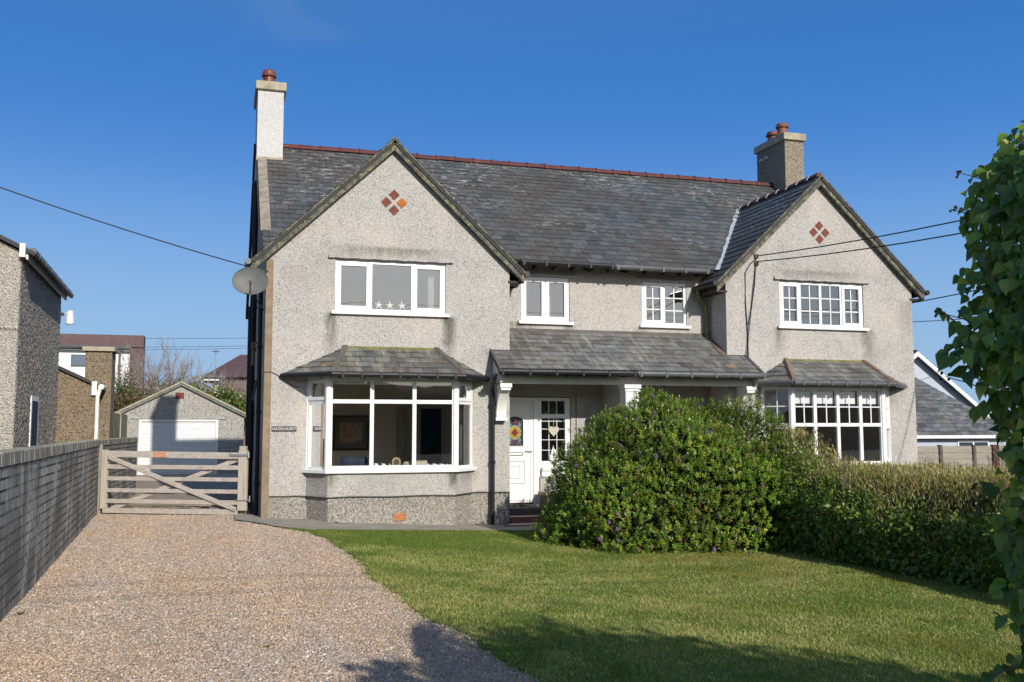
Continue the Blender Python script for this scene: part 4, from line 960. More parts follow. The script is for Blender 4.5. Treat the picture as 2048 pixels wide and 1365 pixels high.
# ================================================================== CABLES
def cable(p, q, sag, r, label, name='overhead_cable', n=24, group='overhead cables', extra=None):
    p = Vector(p); q = Vector(q); mb = MB()
    mb.tube([p.lerp(q, i/n)-Vector((0, 0, sag*4*(i/n)*(1-i/n))) for i in range(n+1)], r, 5)
    if extra: extra(mb)
    o = mb.build(name, M['cable']); return tag(o, label, 'cable', group)
cable((-.34, -.08, 4.50), (-9.2, -3.5, 6.95), .22, .011, 'single thin cable rising across the sky to the satellite dish corner')
cable((10.05, -.04, 5.22), (13.0, -24.5, 6.6), .87, .012, 'topmost cable reaching the right gable across the tiles diamond')
cable((10.05, -.04, 5.10), (13.0, -24.5, 6.4), .98, .012, 'lower cable reaching the right gable below the diamond of tiles')
cable((14.3, 1.5, 4.45), (15.6, -12.5, 6.15), .45, .013, 'short cable crossing the right verge toward the ivy')
cable((14.0, 3.0, 4.2), (40, 12, 8.2), .5, .011, 'thin cable leaving the right wall low beside the television aerial')
for z0, z1, lab in ((8.5, 8.82, 'uppermost thin wire in the sky between purple house and left wall'), (7.80, 8.24, 'middle thin wire in the sky beside the purple house'), (7.58, 8.08, 'lowest thin wire in the sky beside the purple house')):
    cable((-14, 60, z0-.1), (6, 60, z1+.12), .12, .014, lab)
for y, z, lab in ((-20.35, 7.0, 'street cable mirrored highest in the upper windows'), (-20.75, 6.75, 'street cable mirrored lowest in the upper windows')):
    cable((-30, y-1.2, z+.7), (40, y+1.2, z+.7), 1.1, .010, lab)
def wall_cable_or_shadow(pts, r, lab, name='wall_cable'):
    mb = MB(); mb.tube(pts, r, 5); return tag(mb.build(name, M['cable']), lab, 'cable', 'cables clipped to the walls')
wall_cable_or_shadow([(10.04, -.03, 5.16), (9.9, -.012, 5.05), (9.77, -.012, 4.85), (9.762, -.012, 4.2), (9.79, -.012, 3.6), (9.80, -.012, 3.02)], .013, 'black cable running straight down the right gable wall')
wall_cable_or_shadow([(10.03, -.02, 5.12), (9.99, -.014, 4.6), (9.90, -.014, 4.1), (9.80, -.014, 3.75)], .007, 'thin slack grey cable slanting down the right gable wall')  # strand laid on the wall in place of an overhead cable's shadow
wall_cable_or_shadow([(.0, -.012, 2.60), (.12, -.012, 2.61), (.22, -.014, 2.56), (.36, -.016, 2.45), (.5, -.016, 2.37), (.62, -.016, 2.33)], .006, 'thin black cable drooping from the corner strip to the bay')
mb = MB(); mb.box((10.0, -.05, 5.02), (10.08, .01, 5.10)); mb.box((10.0, -.05, 5.18), (10.08, .01, 5.26)); tag(mb.build('cable_bracket', M['brown_wood']), 'rusty bracket holding two cables on the right gable', 'bracket')
wall_cable_or_shadow([(6.28, DOOR_Y-.01, 2.58), (6.28, DOOR_Y-.01, .3)], .007, 'thin black cable down the porch wall beside the leaded window')

# ================================================================== FIELD GATE, WALL, FENCES
def V2(a, b, t): return (a[0]+(b[0]-a[0])*t, a[1]+(b[1]-a[1])*t)
GA, GB = (-2.86, 1.93), (-.235, .74)
gd = Vector((GB[0]-GA[0], GB[1]-GA[1], 0)); gw = gd.length; gd.normalize(); gn = Vector((-gd.y, gd.x, 0))
gate = empty('field_gate', (GA[0], GA[1], 0), 'closed weathered wooden field gate with five bars and crossed braces across the drive', 'gate')
GM = Matrix(((gd.x, gn.x, 0, GA[0]), (gd.y, gn.y, 0, GA[1]), (0, 0, 1, 0), (0, 0, 0, 1)))
def gpart(name, mat, fn, bevel=.006):
    mb = MB(); mb.M = GM; fn(mb); return mb.build(name, mat, gate, bevel=bevel)
gpart('stile', M['post_wood'], lambda m: m.box((0, -.03, .10), (.12, .045, 1.20)))
gpart('stile', M['post_wood'], lambda m: m.box((gw-.17, -.03, .09), (gw, .045, 1.19)))
gpart('top_rail', M['gate_wood'], lambda m: m.bar((.121, .0, 1.125), (gw-.171, .0, 1.09), .06, .12))
for z, h in ((.885, .082), (.665, .075), (.445, .075), (.245, .08), (.07, .095)):
    gpart('rail', M['gate_wood'], lambda m: m.bar((.121 if z > .1 else .05, 0, z), (gw-.171, 0, z-.012), .045, h))
gpart('brace', M['gate_wood'], lambda m: m.bar((.16, -.042, 1.07), (gw-.19, -.042, .11), .026, .085))
gpart('brace', M['gate_wood'], lambda m: m.bar((.2, .042, .10), (gw-.2, .042, 1.03), .026, .085))
gpart('notice', paint('notice_orange', (.50, .24, .13), .7, .35, 40), lambda m: m.box((1.05, -.047, 1.06), (1.30, -.034, 1.165)), 0)
gpart('hinge', M['metal'], lambda m: (m.box((gw-.34, -.047, 1.085), (gw+.02, -.034, 1.125)), m.tube([(gw+.03, -.03, 1.05), (gw+.03, -.03, 1.16)], .018, 8)), 0)
gpart('hinge', M['metal'], lambda m: (m.tube([(gw-.2, -.04, .28), (gw+.08, -.04, .28)], .012, 8), m.tube([(gw+.07, -.04, .25), (gw+.07, -.04, .36)], .014, 8)), 0)
def post(x, y, w, h, lab, rot):
    mb = MB(); mb.M = Matrix.Translation((x, y, 0)) @ Matrix.Rotation(rot, 4, 'Z'); mb.box((-w/2, -w/2, -.3), (w/2, w/2, h))
    tag(mb.build('gate_post', M['post_wood'], None, bevel=.012), lab, 'gate post', 'gate posts')
ra = math.atan2(gd.y, gd.x)
post(-2.955, 1.96, .15, 1.30, 'pale timber gate post standing against the block wall', ra); post(-.31, .93, .12, 1.27, 'timber gate post by the black pipes on the house side', ra)
# block wall along the drive
def brick_wall_mat():
    n = NT('block_wall')
    mp = n.new("ShaderNodeUVMap")
    bt_ = n.new("ShaderNodeTexBrick"); n.l.new(mp.outputs[0], bt_.inputs['Vector']); bt_.offset = .5
    for k, v in (('Scale', 1.0), ('Brick Width', .335), ('Row Height', .098), ('Mortar Size', .010), ('Mortar Smooth', .25), ('Bias', 0)): bt_.inputs[k].default_value = v
    bt_.inputs['Color1'].default_value = (.30, .29, .265, 1); bt_.inputs['Color2'].default_value = (.42, .40, .37, 1); bt_.inputs['Mortar'].default_value = (.028, .026, .022, 1)
    c = n.mix(n.ramp(n.noise(1.3, 8, .7), [(.40, 0.0), (.58, .85)]), bt_.outputs['Color'], (.13, .128, .112))
    st_ = n.noise(1.0, 7, .7, n.map((2.2, 2.2, .7)))
    wh = n.math('MULTIPLY', n.ramp(st_, [(.50, 0.0), (.64, .9)]), n.ramp(n.noise(16, 6, .7), [(.42, 0.0), (.56, 1.0)]))
    c = n.mix(wh, c, (.56, .54, .50))
    c = n.mix(n.ramp(n.noise(3.2, 7, .7, n.map((1, 1, 1), loc=(3, 3, 3))), [(.6, 0.0), (.72, .5)]), c, (.10, .105, .05))
    h = n.math('SUBTRACT', n.math('MULTIPLY', n.noise(45, 5, .65), .5), n.math('MULTIPLY', bt_.outputs['Fac'], 1.0)); n.bump(h, 1.0, .03)
    return n.done(c, .92, .15)
M['block'] = brick_wall_mat()
bw = empty('block_wall', (-2.6, -6, 0), 'weathered grey block wall topped with upright coping along the drive', 'wall')
def wall_run(path, h, t, parent):
    mb = MB(); cp = MB(); uv = []; run = 0
    for i in range(len(path)-1):
        a, b = Vector((*path[i], 0)), Vector((*path[i+1], 0)); d = (b-a); ln = d.length; d.normalize(); nn = Vector((-d.y, d.x, 0))
        m = max(1, int(ln/.5))
        for k in range(m):
            p, q = a+d*ln*k/m, a+d*ln*(k+1)/m; u0 = run+ln*k/m; u1 = run+ln*(k+1)/m
            for sgn in (1, -1):
                o = nn*(-t/2*sgn); mb.quad(p+o+Vector((0, 0, -.3)), q+o+Vector((0, 0, -.3)), q+o+Vector((0, 0, h)), p+o+Vector((0, 0, h))); uv += [(u0, -.3), (u1, -.3), (u1, h), (u0, h)]
        for e, s_ in ((a, -1), (b, 1)):
            if (i == 0 and s_ < 0) or (i == len(path)-2 and s_ > 0):
                mb.quad(e-nn*t/2+Vector((0, 0, -.3)), e+nn*t/2+Vector((0, 0, -.3)), e+nn*t/2+Vector((0, 0, h)), e-nn*t/2+Vector((0, 0, h))); uv += [(0, -.3), (t, -.3), (t, h), (0, h)]
        k = int(ln/.107)
        for j in range(k):
            p = a+d*(ln*j/k+.006); q = a+d*(ln*(j+1)/k-.006); w_ = nn*(t/2+.012+random.uniform(-.004, .004)); z1 = h+.095+random.uniform(-.006, .006); g_ = random.uniform(.75, 1.2); cp.col = (g_, g_, g_*.97, 1)
            cp.prism([p-w_+Vector((0, 0, h-.012)), p+w_+Vector((0, 0, h-.012)), p+w_*.95+Vector((0, 0, z1)), p-w_*.95+Vector((0, 0, z1))], q-p)
        run += ln
    o = mb.build('blocks', M['block'], parent)
    ul = o.data.uv_layers.new(name='UVMap'); co = {}
    for p in o.data.polygons:
        for li, vi in zip(p.loop_indices, p.vertices): ul.data[li].uv = uv[vi]
    n = NT('coping_block'); cc = n.mix(1.0, n.ramp(n.noise(9, 7, .7), [(.3, (.13, .126, .11)), (.6, (.27, .26, .235)), (.8, (.40, .385, .35))]), n.attr(), 'MULTIPLY'); n.bump(n.noise(40, 5), .5, .015)
    cp.build('coping', n.done(cc, .92, .15), parent)
wall_run([(-2.19, -15.5), (-3.02, 1.75), (-3.0, 2.4), (-2.83, 8.0)], 1.29, .22, bw)
# concrete post and board fence beyond the wall
ff = empty('board_fence', (-3.7, 10, 0), 'mossy board fence with a concrete post behind the block wall', 'fence')
mb = MB(); mb.box((-3.90, 9.95, -.2), (-3.75, 10.08, 2.11)); mb.build('post', M['cap_stone'], ff)
for k in range(3):
    mb = MB(); y0 = 10.09+k*2.0; x0 = -3.76+.03*k; mb.prism([(x0, y0, -.2), (x0+.03, y0+1.9, -.2), (x0+.03, y0+1.9, 2.06-.0*k), (x0, y0, 2.08)], (-.05, 0, 0)); mb.build('panel', paint('mossy_board', (.24, .21, .11), .9, .3, 3, .2, dirt=(.7, (.10, .10, .05))), ff)
    if k: mb = MB(); mb.box((x0-.09, y0-.09, -.2), (x0+.03, y0-.005, 2.12)); mb.build('post', M['cap_stone'], ff)

# ================================================================== NEIGHBOURS
nb = empty('neighbouring_house', (-6, 4, 0), 'rough grey rendered house end with gutter close beyond the block wall', 'house')
A = (-4.46, 2.2); B = (-4.655, 8.3)
mb = MB()
ez = 4.97
mb.prism([(A[0], A[1], -.3), (A[0], A[1], ez), (-8.2, A[1]+.05, ez+1.80), (-12, A[1]+.1, ez), (-12, A[1]+.1, -.3)], (B[0]-A[0], B[1]-A[1], 0)); mb.build('wall', M['neighbour_dash'], nb)
nu_, nv_ = 170, 170; uu = np.linspace(0, 1, nu_); vv = np.linspace(0, 1, nv_); UU, VV = np.meshgrid(uu, vv, indexing='ij')
HH = .008+.026*RNG.random((nu_, nv_)); HH[0] = HH[-1] = 0.0; Lw = math.hypot(B[0]-A[0], B[1]-A[1]); nx_, ny_ = (B[1]-A[1])/Lw, -(B[0]-A[0])/Lw
PV = np.stack([A[0]+(B[0]-A[0])*UU+nx_*HH, A[1]+(B[1]-A[1])*UU+ny_*HH, .6+(ez-.6)*VV], -1).reshape(-1, 3); ii = np.arange(nu_*nv_).reshape(nu_, nv_)
fast_mesh('side_wall', PV, np.stack([ii[:-1, :-1], ii[1:, :-1], ii[1:, 1:], ii[:-1, 1:]], -1).reshape(-1, 4), np.ones((len(PV), 4)), M['neighbour_dash'], nb)
mb = MB(); mb.prism([(A[0]+.26, A[1]-.12, ez-.02), (-8.2, A[1]-.07, ez+1.98), (-8.2, A[1]-.07, ez+1.88), (A[0]+.26, A[1]-.12, ez-.1)], (B[0]-A[0], B[1]-A[1]+.25, 0)); mb.build('roof', M['underlay'], nb)
mb = MB(); mb.box((A[0]+.0, A[1]-.14, ez-.13), (A[0]+.10, A[1]-.05, ez+.13)); mb.build('bargeboard_end', M['white_paint'], nb)
mb = MB(); mb.prism([(A[0]+.10, A[1]-.05, ez-.16), (A[0]+.14, A[1]-.05, ez-.16), (A[0]+.14, A[1]-.05, ez+.0), (A[0]+.10, A[1]-.05, ez+.0)], (B[0]-A[0], B[1]-A[1]+.1, 0)); mb.build('fascia', M['cream_paint'], nb)
mb = MB(); mb.tube([(A[0]+.22, A[1]-.08, ez+.0), (B[0]+.22, B[1]+.15, ez-.02)], .066, 10)
for k in range(7): p = V2((A[0]+.22, A[1]), (B[0]+.22, B[1]), (k+.5)/7); mb.tube([(p[0]+.003, p[1]-.04, ez-.004), (p[0], p[1]+.04, ez-.004)], .078, 10)
mb.build('gutter', M['gutter_grey'], nb)
mb = MB(); t = .30; p = V2(A, B, t); q = V2(A, B, t+.17); mb.prism([(p[0]-.03, p[1], .9), (p[0]+.045, p[1], .9), (p[0]+.045, p[1], 2.28), (p[0]-.03, p[1], 2.28)], (q[0]-p[0], q[1]-p[1], 0)); wdw = mb.build('window', M['upvc'], nb)
mb = MB(); mb.prism([(p[0]+.043, p[1]+.1, 1.0), (p[0]+.049, p[1]+.1, 1.0), (p[0]+.049, p[1]+.1, 2.18), (p[0]+.043, p[1]+.1, 2.18)], (q[0]-p[0], q[1]-p[1]-.2, 0)); mb.build('pane', M['navy'], wdw)
sl_ = empty('security_light', (B[0]+.02, 8.2, 4.42), 'white security light sticking out from the grey neighbouring house', 'lamp')
mb = MB(); mb.box((B[0]-.01, 8.14, 4.40), (B[0]+.10, 8.22, 4.48)); mb.tube([(B[0]+.08, 8.18, 4.45), (B[0]+.2, 8.18, 4.47)], .025, 8); mb.build('bracket', M['cream_paint'], sl_)
mb = MB(); mb.lathe([(.05, .12), (.085, .10), (.085, -.02), (.095, -.04), (.10, -.20), (.085, -.23), (.0, -.235)], (B[0]+.25, 8.18, 4.42), 16); mb.build('lamp_head', M['upvc'], sl_)
# brown extension with its chimney pier
ex = empty('brown_outhouse', (-4.2, 9, 0), 'brown pebbledashed outhouse with a tall square chimney and white downpipe', 'outhouse')
mb = MB(); mb.prism([(-6.2, 8.6, -.3), (-3.79, 8.6, -.3), (-3.79, 8.6, 2.66), (-4.72, 8.6, 3.10), (-6.2, 8.6, 3.8)], (0, 3.0, 0)); mb.build('wall', M['brown_dash'], ex)
mb = MB(); mb.prism([(-3.70, 8.52, 2.64), (-6.3, 8.52, 3.87), (-6.3, 8.52, 3.93), (-3.70, 8.52, 2.70)], (0, 3.1, 0)); mb.build('roof', M['underlay'], ex)
mb = MB(); mb.box((-4.14, 9.2, -.3), (-3.50, 10.1, 3.62)); cmn = mb.build('chimney', M['brown_dash'], ex)
mb = MB(); mb.box((-4.21, 9.12, 3.62), (-3.43, 10.18, 3.73)); mb.build('chimney_cap', M['cap_stone'], cmn)
mb = MB(); mb.box((-3.88, 8.50, 2.45), (-3.76, 8.56, 2.80)); mb.build('bargeboard_end', M['white_paint'], ex)
mb = MB(); mb.tube([(-3.66, 8.5, 2.66), (-3.66, 11.5, 2.66)], .07, 10); mb.tube([(-3.68, 8.56, 2.66), (-3.72, 8.56, 2.5), (-3.745, 8.56, 2.4), (-3.745, 8.56, 0)], .05, 8); mb.build('downpipe', M['white_paint'], ex)
# garage
ga = empty('garage', (-2.2, 19, 0), 'grey rendered garage with a white ribbed door and low gable', 'garage')
mb = MB(); gy = 19.0; gl, gr_, gm = -4.30, .06, -2.14
mb.wall([(gl, -.3), (gr_, -.3), (gr_, 2.18), (gm, 3.27), (gl, 2.18)], [(-3.54, -.84, -.31+.02, 1.95)], 'y', gy, .1)
mb.quad((gl, gy, -.3), (gl, gy+6, -.3), (gl, gy+6, 2.18), (gl, gy, 2.18)); mb.quad((gr_, gy, -.3), (gr_, gy+6, -.3), (gr_, gy+6, 2.18), (gr_, gy, 2.18)); mb.wall([(gl, -.3), (gr_, -.3), (gr_, 2.18), (gm, 3.27), (gl, 2.18)], [], 'y', gy+6)
mb.prism([(-3.85, gy-.035, 1.965), (-.55, gy-.035, 1.965), (-.55, gy-.0, 2.0), (-3.85, gy-.0, 2.0)], (0, 0, .02)); mb.build('wall', M['garage_dash'], ga)
for s in (-1, 1):
    xe = gl-.12 if s < 0 else gr_+.12; mb = MB(); ze = 2.18-.063
    mb.prism([(xe, gy-.12, ze+.05), (gm, gy-.12, 3.33), (gm, gy-.12, 3.27), (xe, gy-.12, ze-.01)], (0, 6.2, 0)); mb.build('roof', M['cap_stone'], ga)
    mb = MB(); mb.prism([(xe, gy-.10, ze-.0), (gm, gy-.10, 3.275), (gm, gy-.10, 3.17), (xe, gy-.10, ze-.12)], (0, .09, 0)); mb.build('bargeboard', paint('garage_board', (.14, .155, .13), .9, .5, 9, dirt=(.8, (.24, .19, .14))), ga)
mb = MB(); mb.box((-3.54, gy-.02, -.2), (-3.46, gy+.08, 1.95)); mb.box((-.92, gy-.02, -.2), (-.84, gy+.08, 1.95)); mb.box((-3.46, gy-.02, 1.88), (-.92, gy+.08, 1.95)); mb.build('door_frame', M['upvc'], ga)
mb = MB()
for k in range(22): z = -.05+k*.0875; mb.prism([(-3.46, gy+.055, z), (-3.46, gy+.028, z+.012), (-3.46, gy+.02, z+.06), (-3.46, gy+.055, z+.072)], (2.54, 0, 0)); 
mb.box((-3.46, gy+.045, -.1), (-.92, gy+.07, 1.88)); mb.build('garage_door', M['upvc'], ga)
mb = MB(); mb.box((-2.34, gy-.01, 2.70), (-2.05, gy+.02, 2.92))
for k in range(6): mb.box((-2.325+k*.046, gy-.018, 2.71), (-2.295+k*.046, gy-.008, 2.91))
mb.build('air_brick', M['tile_red'], ga)
# white boarded house with purple tiles, far left
M['purple_tile'] = paint('purple_tile', (.095, .056, .055), .7, .2, 3, dirt=(.3, (.09, .06, .06)))
n = NT('white_board'); wv = n.new("ShaderNodeTexWave", wave_type='BANDS', bands_direction='Z', wave_profile='SAW'); n.l.new(n.co, wv.inputs[0]); wv.inputs['Scale'].default_value = .75
c = n.ramp(wv.outputs[0], [(0, (.45, .45, .46)), (.14, (.80, .80, .80)), (1, (.80, .80, .79))]); M['white_board'] = n.done(c, .6)
wh = empty('boarded_house', (-8, 45, 0), 'white boarded house with purple tiled roof edge and side behind the outhouse', 'house')
mb = MB(); mb.box((-16, 45, -2), (-6.14, 45.9, 6.56)); mb.build('wall', M['white_board'], wh)
mb = MB(); mb.prism([(-16, 44.6, 6.60), (-5.40, 44.6, 6.58), (-5.40, 44.75, 7.32), (-16, 44.75, 7.30)], (0, 1.3, 0)); mb.build('roof', M['purple_tile'], wh)
mb = MB(); mb.prism([(-6.138, 44.7, -2), (-5.41, 44.7, -2), (-5.40, 44.7, 6.575), (-6.138, 44.7, 6.575)], (0, 1.2, 0)); mb.build('tiled_side', M['purple_tile'], wh)
mb = MB(); mb.tube([(-16, 44.5, 6.56), (-6.1, 44.5, 6.52)], .09, 8); mb.tube([(-6.55, 44.55, 6.5), (-6.75, 44.9, 6.2), (-6.75, 44.9, 2)], .07, 8); mb.build('gutter', M['gutter_grey'], wh)
mb = MB(); mb.box((-9.47, 44.95, 5.38), (-8.0, 45.05, 6.10)); w1 = mb.build('window', M['gutter_grey'], wh)
mb = MB(); mb.box((-9.39, 44.93, 5.46), (-8.0, 44.96, 6.02)); mb.build('pane', paint('far_glass', (.12, .15, .20), .15, .1, 1), w1)
def aerial(base, h, label, w=.5, rot=.6, cross=6):
    o = empty('television_aerial', base, label, 'aerial', 'television aerials'); b = Vector(base)
    mb = MB(); mb.tube([b, b+Vector((0, 0, h))], .02, 6); mb.build('mast', M['metal'], o)
    mb = MB(); d = Vector((math.cos(rot), math.sin(rot), 0)); s = Vector((-d.y, d.x, 0)); t = b+Vector((0, 0, h-.06)); mb.tube([t-d*w*.3, t+d*w], .012, 5)
    for k in range(cross): p = t+d*(w*(k/(cross-1)*1.3-.3)); l = .22 if k else .3; mb.tube([p-s*l, p+s*l], .008, 4); mb.tube([p-Vector((0, 0, l*.55)), p+Vector((0, 0, l*.55))], .008, 4)
    mb.build('crossbars', M['metal'], o)
aerial((-7.45, 44.7, 5.5), .95, 'television aerial in front of the white boarded wall', .7, 2.4)
aerial((-1.22, 44.6, 4.5), 2.0, 'television aerial at the eave of the brown roofed house', .35, 1.3)
aerial((21.9, 11.2, 3.6), 1.75, 'television aerial on the slate house by the right wall', .55, .5, 8)
# brown hipped house
bh = empty('brown_roofed_house', (0, 46, 0), 'house with purple brown hipped roof and tile hung wall beyond the garage', 'house')
mb = MB(); mb.box((-1.35, 45.2, -1), (4, 53, 4.85)); mb.build('wall', M['cream_paint'], bh)
n = NT('tile_hung'); bt_ = n.new("ShaderNodeTexBrick"); n.l.new(n.map((1, 1, 1), rot=(R(90), 0, 0)), bt_.inputs['Vector']); bt_.inputs['Scale'].default_value = 1; bt_.inputs['Brick Width'].default_value = .3; bt_.inputs['Row Height'].default_value = .2; bt_.inputs['Mortar Size'].default_value = .012
bt_.inputs['Color1'].default_value = (.15, .105, .11, 1); bt_.inputs['Color2'].default_value = (.17, .12, .12, 1); bt_.inputs['Mortar'].default_value = (.09, .06, .06, 1); M['tile_hung'] = n.done(bt_.outputs[0], .8)
mb = MB(); mb.box((-.75, 45.0, -1), (4, 45.18, 4.86)); mb.build('tile_hung_wall', M['tile_hung'], bh)
mb = MB(); a = [(-1.95, 44.6, 4.86), (5, 44.6, 4.86), (5, 53.5, 4.86), (-1.95, 53.5, 4.86)]; r1, r2 = (.35, 48.5, 6.55), (4, 48.5, 6.55)
mb.add(a+[r1, r2], [(0, 1, 5, 4), (1, 2, 5), (2, 3, 4, 5), (3, 0, 4), (0, 3, 2, 1)]); mb.build('roof', M['purple_tile'], bh)
mb = MB(); mb.box((-1.85, 44.62, 4.62), (-.95, 45.3, 4.84)); mb.build('eave_box', M['white_paint'], bh)
mb = MB(); mb.tube([(-2.0, 44.5, 4.85), (-.6, 44.5, 4.85)], .08, 8); mb.tube([(-1.9, 44.6, 4.8), (-1.9, 44.6, 4.4), (-1.3, 44.9, 4.1), (-1.3, 44.9, 1)], .06, 8); mb.tube([(-.85, 44.9, 4.8), (-.85, 44.9, 1)], .06, 8); mb.build('gutter', M['gutter_grey'], bh)
# white house on the right
rh = empty('white_gabled_house', (23, 9, 0), 'white gabled bungalow with a slate lean-to roof beyond the hedge', 'house')
mb = MB(); ap = (21.62, 9.6); 
mb.prism([(20.7, 10, -1), (25.0, 10, -1), (25.0, 10, 2.0), (22.05, 10, 4.15), (20.7, 10, 3.1)], (0, 9, 0)); mb.box((19, 8.35, -1), (24.4, 9.98, 1.36)); mb.build('wall', paint('blue_grey_paint', (.40, .445, .52), .7, .08, 3), rh)  # white wall coloured blue-grey, its shade put into the paint
slate_part('gable_roof', [[(25.2, 9.8, 1.95), (25.2, 17, 1.95), (22.05, 17, 4.27), (22.05, 9.8, 4.27)]], .3, .2, [M['slate_far'], M['underlay']], rh)
mb = MB(); mb.prism([(25.2, 9.72, 1.90), (22.05, 9.72, 4.22), (20.6, 9.72, 3.2), (20.6, 9.72, 3.05), (22.05, 9.72, 4.06), (25.2, 9.72, 1.74)], (0, .06, 0)); mb.build('bargeboard', M['upvc'], rh)
slate_part('lean_to_roof', [[(19.5, 8.2, 1.36), (24.6, 8.2, 1.36), (24.15, 9.97, 1.75), (22.0, 9.97, 3.55), (19.5, 9.97, 3.55)]][:0]+[[(18.5, 8.2, 1.36), (24.75, 8.2, 1.36), (21.95, 9.97, 3.40), (18.5, 9.97, 3.40)]], .3, .17, [M['slate_far'], M['underlay']], rh, (.6, 1.5))
mb = MB(); mb.box((19, 8.08, 1.27), (24.75, 8.2, 1.37)); mb.build('gutter', M['upvc'], rh)
mb = MB(); mb.box((22.3, 8.32, .72), (23.55, 8.36, 1.2)); w2 = mb.build('window', M['upvc'], rh)
mb = MB(); mb.box((22.36, 8.30, .78), (22.88, 8.33, 1.14)); mb.box((22.96, 8.30, .78), (23.48, 8.33, 1.14)); mb.build('pane', M['navy'], w2)
# board fence on the right
rf = empty('panel_fence', (19.8, 6, -.4), 'weathered panel fence with posts between hedge and white bungalow', 'fence')
px_ = [17.5, 19.62, 20.82, 21.6, 23.6]
for k in range(4):
    mb = MB(); x0, x1 = px_[k]+.05, px_[k+1]-.05
    for j in range(9): z = -.6+j*.185; mb.prism([(x0, 5.99+.0, z), (x0, 6.03, z), (x0, 6.02, z+.19), (x0, 6.005, z+.19)], (x1-x0, 0, 0))
    mb.build('panel', M['fence_wood'], rf)
for k in range(1, 4):
    mb = MB(); w_ = .05 if k < 3 else .11; mb.box((px_[k]-w_, 5.94, -.6), (px_[k]+w_, 6.06, 1.10)); mb.build('post', M['brown_wood'] if k == 3 else M['dark_stone'], rf)

# ================================================================== PLANTS
def norm(a): return a/np.maximum(np.linalg.norm(a, axis=-1, keepdims=True), 1e-9)
def rand_dir(n): return norm(RNG.normal(size=(n, 3)))
def leaves(P, D, N, Ln, Wd, wide=False, fold=.25, curl=.15):
    """leaf blades at P along D, facing N"""
    n = len(P); D = norm(D); S = norm(np.cross(D, N)); U = norm(np.cross(S, D)); Ln = np.broadcast_to(Ln, (n,))[:, None]; Wd = np.broadcast_to(Wd, (n,))[:, None]
    if not wide:
        V = np.stack([P, P+D*Ln*.5-S*Wd*.5+U*Wd*fold, P+D*Ln-U*Ln*curl, P+D*Ln*.5+S*Wd*.5+U*Wd*fold], 1)
        return V.reshape(-1, 3), np.arange(4*n).reshape(n, 4), 4
    prof = [(.0, .0), (.10, .40), (.32, .50), (.58, .36), (.80, .17)]; mid = []; lf = []; rt = []
    for i, (t, w) in enumerate(prof):
        m = P+D*Ln*t-U*Ln*curl*t*t; mid.append(m)
        if i: lf.append(m-S*Wd*w+U*Wd*fold*w*1.6); rt.append(m+S*Wd*w+U*Wd*fold*w*1.6)
    tip = P+D*Ln-U*Ln*curl*1.1
    V = np.stack(mid+lf+rt+[tip], 1)      # 0-4 mid, 5-8 left, 9-12 right, 13 tip
    tri = [(0, 1, 5), (0, 9, 1), (4, 13, 8), (4, 12, 13)]
    for i in range(3): tri += [(1+i, 2+i, 6+i), (1+i, 6+i, 5+i), (1+i, 10+i, 2+i), (1+i, 9+i, 10+i)]
    F = (np.arange(n)[:, None, None]*14+np.array(tri)[None]).reshape(-1, 3)
    return V.reshape(-1, 3), F, 14
def leaf_obj(name, P, D, N, Ln, Wd, C, mat, parent, wide=False, fold=.25, curl=.15, kind=None):
    V, F, k = leaves(P, D, N, Ln, Wd, wide, fold, curl); C = np.repeat(np.concatenate([C, np.ones((len(C), 1))], 1), k, 0)
    o = fast_mesh(name, V, F, C, mat, parent, smooth=wide)
    if kind: o['kind'] = kind
    return o
def palette(cols, n, p=None, var=.25): c = np.array(cols)[RNG.choice(len(cols), n, p=p)]; return c*(1-var+2*var*RNG.random((n, 1)))
def twigs(mb, base, tips, r0, r1, n=5, wob=.1):
    b = Vector(base)
    for t in tips:
        t = Vector(t); pts = [b.lerp(t, i/n)+Vector((random.uniform(-wob, wob), random.uniform(-wob, wob), random.uniform(-wob, wob)))*(0 if i in (0, n) else 1) for i in range(n+1)]
        mb.tube(pts, [r0+(r1-r0)*i/n for i in range(n+1)], 5)
def bump3(d, s=2.6, k=3.1): return (vnoise(d[:, 0]*s+d[:, 2]*1.7, d[:, 1]*s-d[:, 2]*1.3, 1.0)+.5*vnoise(d[:, 0]*s*2.3+k, d[:, 2]*s*2.3, 1.0)+.35*vnoise(d[:, 1]*s*4.1, d[:, 2]*s*4.1+k, 1.0))/1.85
# ---- the big flowering bush
HB = np.array([6.42, -3.5, -.25]); HA = np.array([2.34, 1.70, 2.47])
hebe = empty('flowering_bush', tuple(HB), 'big rounded evergreen bush dotted with purple flowers on the lawn', 'bush')
def dome(n, lo=1.0, hi=1.0):
    d = rand_dir(n*3); d = d[d[:, 2] > -.12][:n]; n = len(d)
    b_ = bump3(d, 2.2); rr = .74+.38*b_+.16*np.abs(bump3(d, 5.0, 1.7)-.5)
    q = np.abs(d); sup = 1/np.power(q[:, 0]**2.3+q[:, 1]**2.3+np.maximum(q[:, 2], 0)**1.75, 1/2.05)
    r = (rr*sup*(lo+(hi-lo)*RNG.random(n)))[:, None]
    P = HB+d*r*HA; P[:, 0] += np.maximum(P[:, 0]-HB[0], 0)*.26*np.clip(1.0-(P[:, 2]+.25)/1.5, -.5, 1); P[:, 1] -= .24*(P[:, 0]-6.1); k = P[:, 2] > -.24
    return P[k], norm(d/HA)[k]
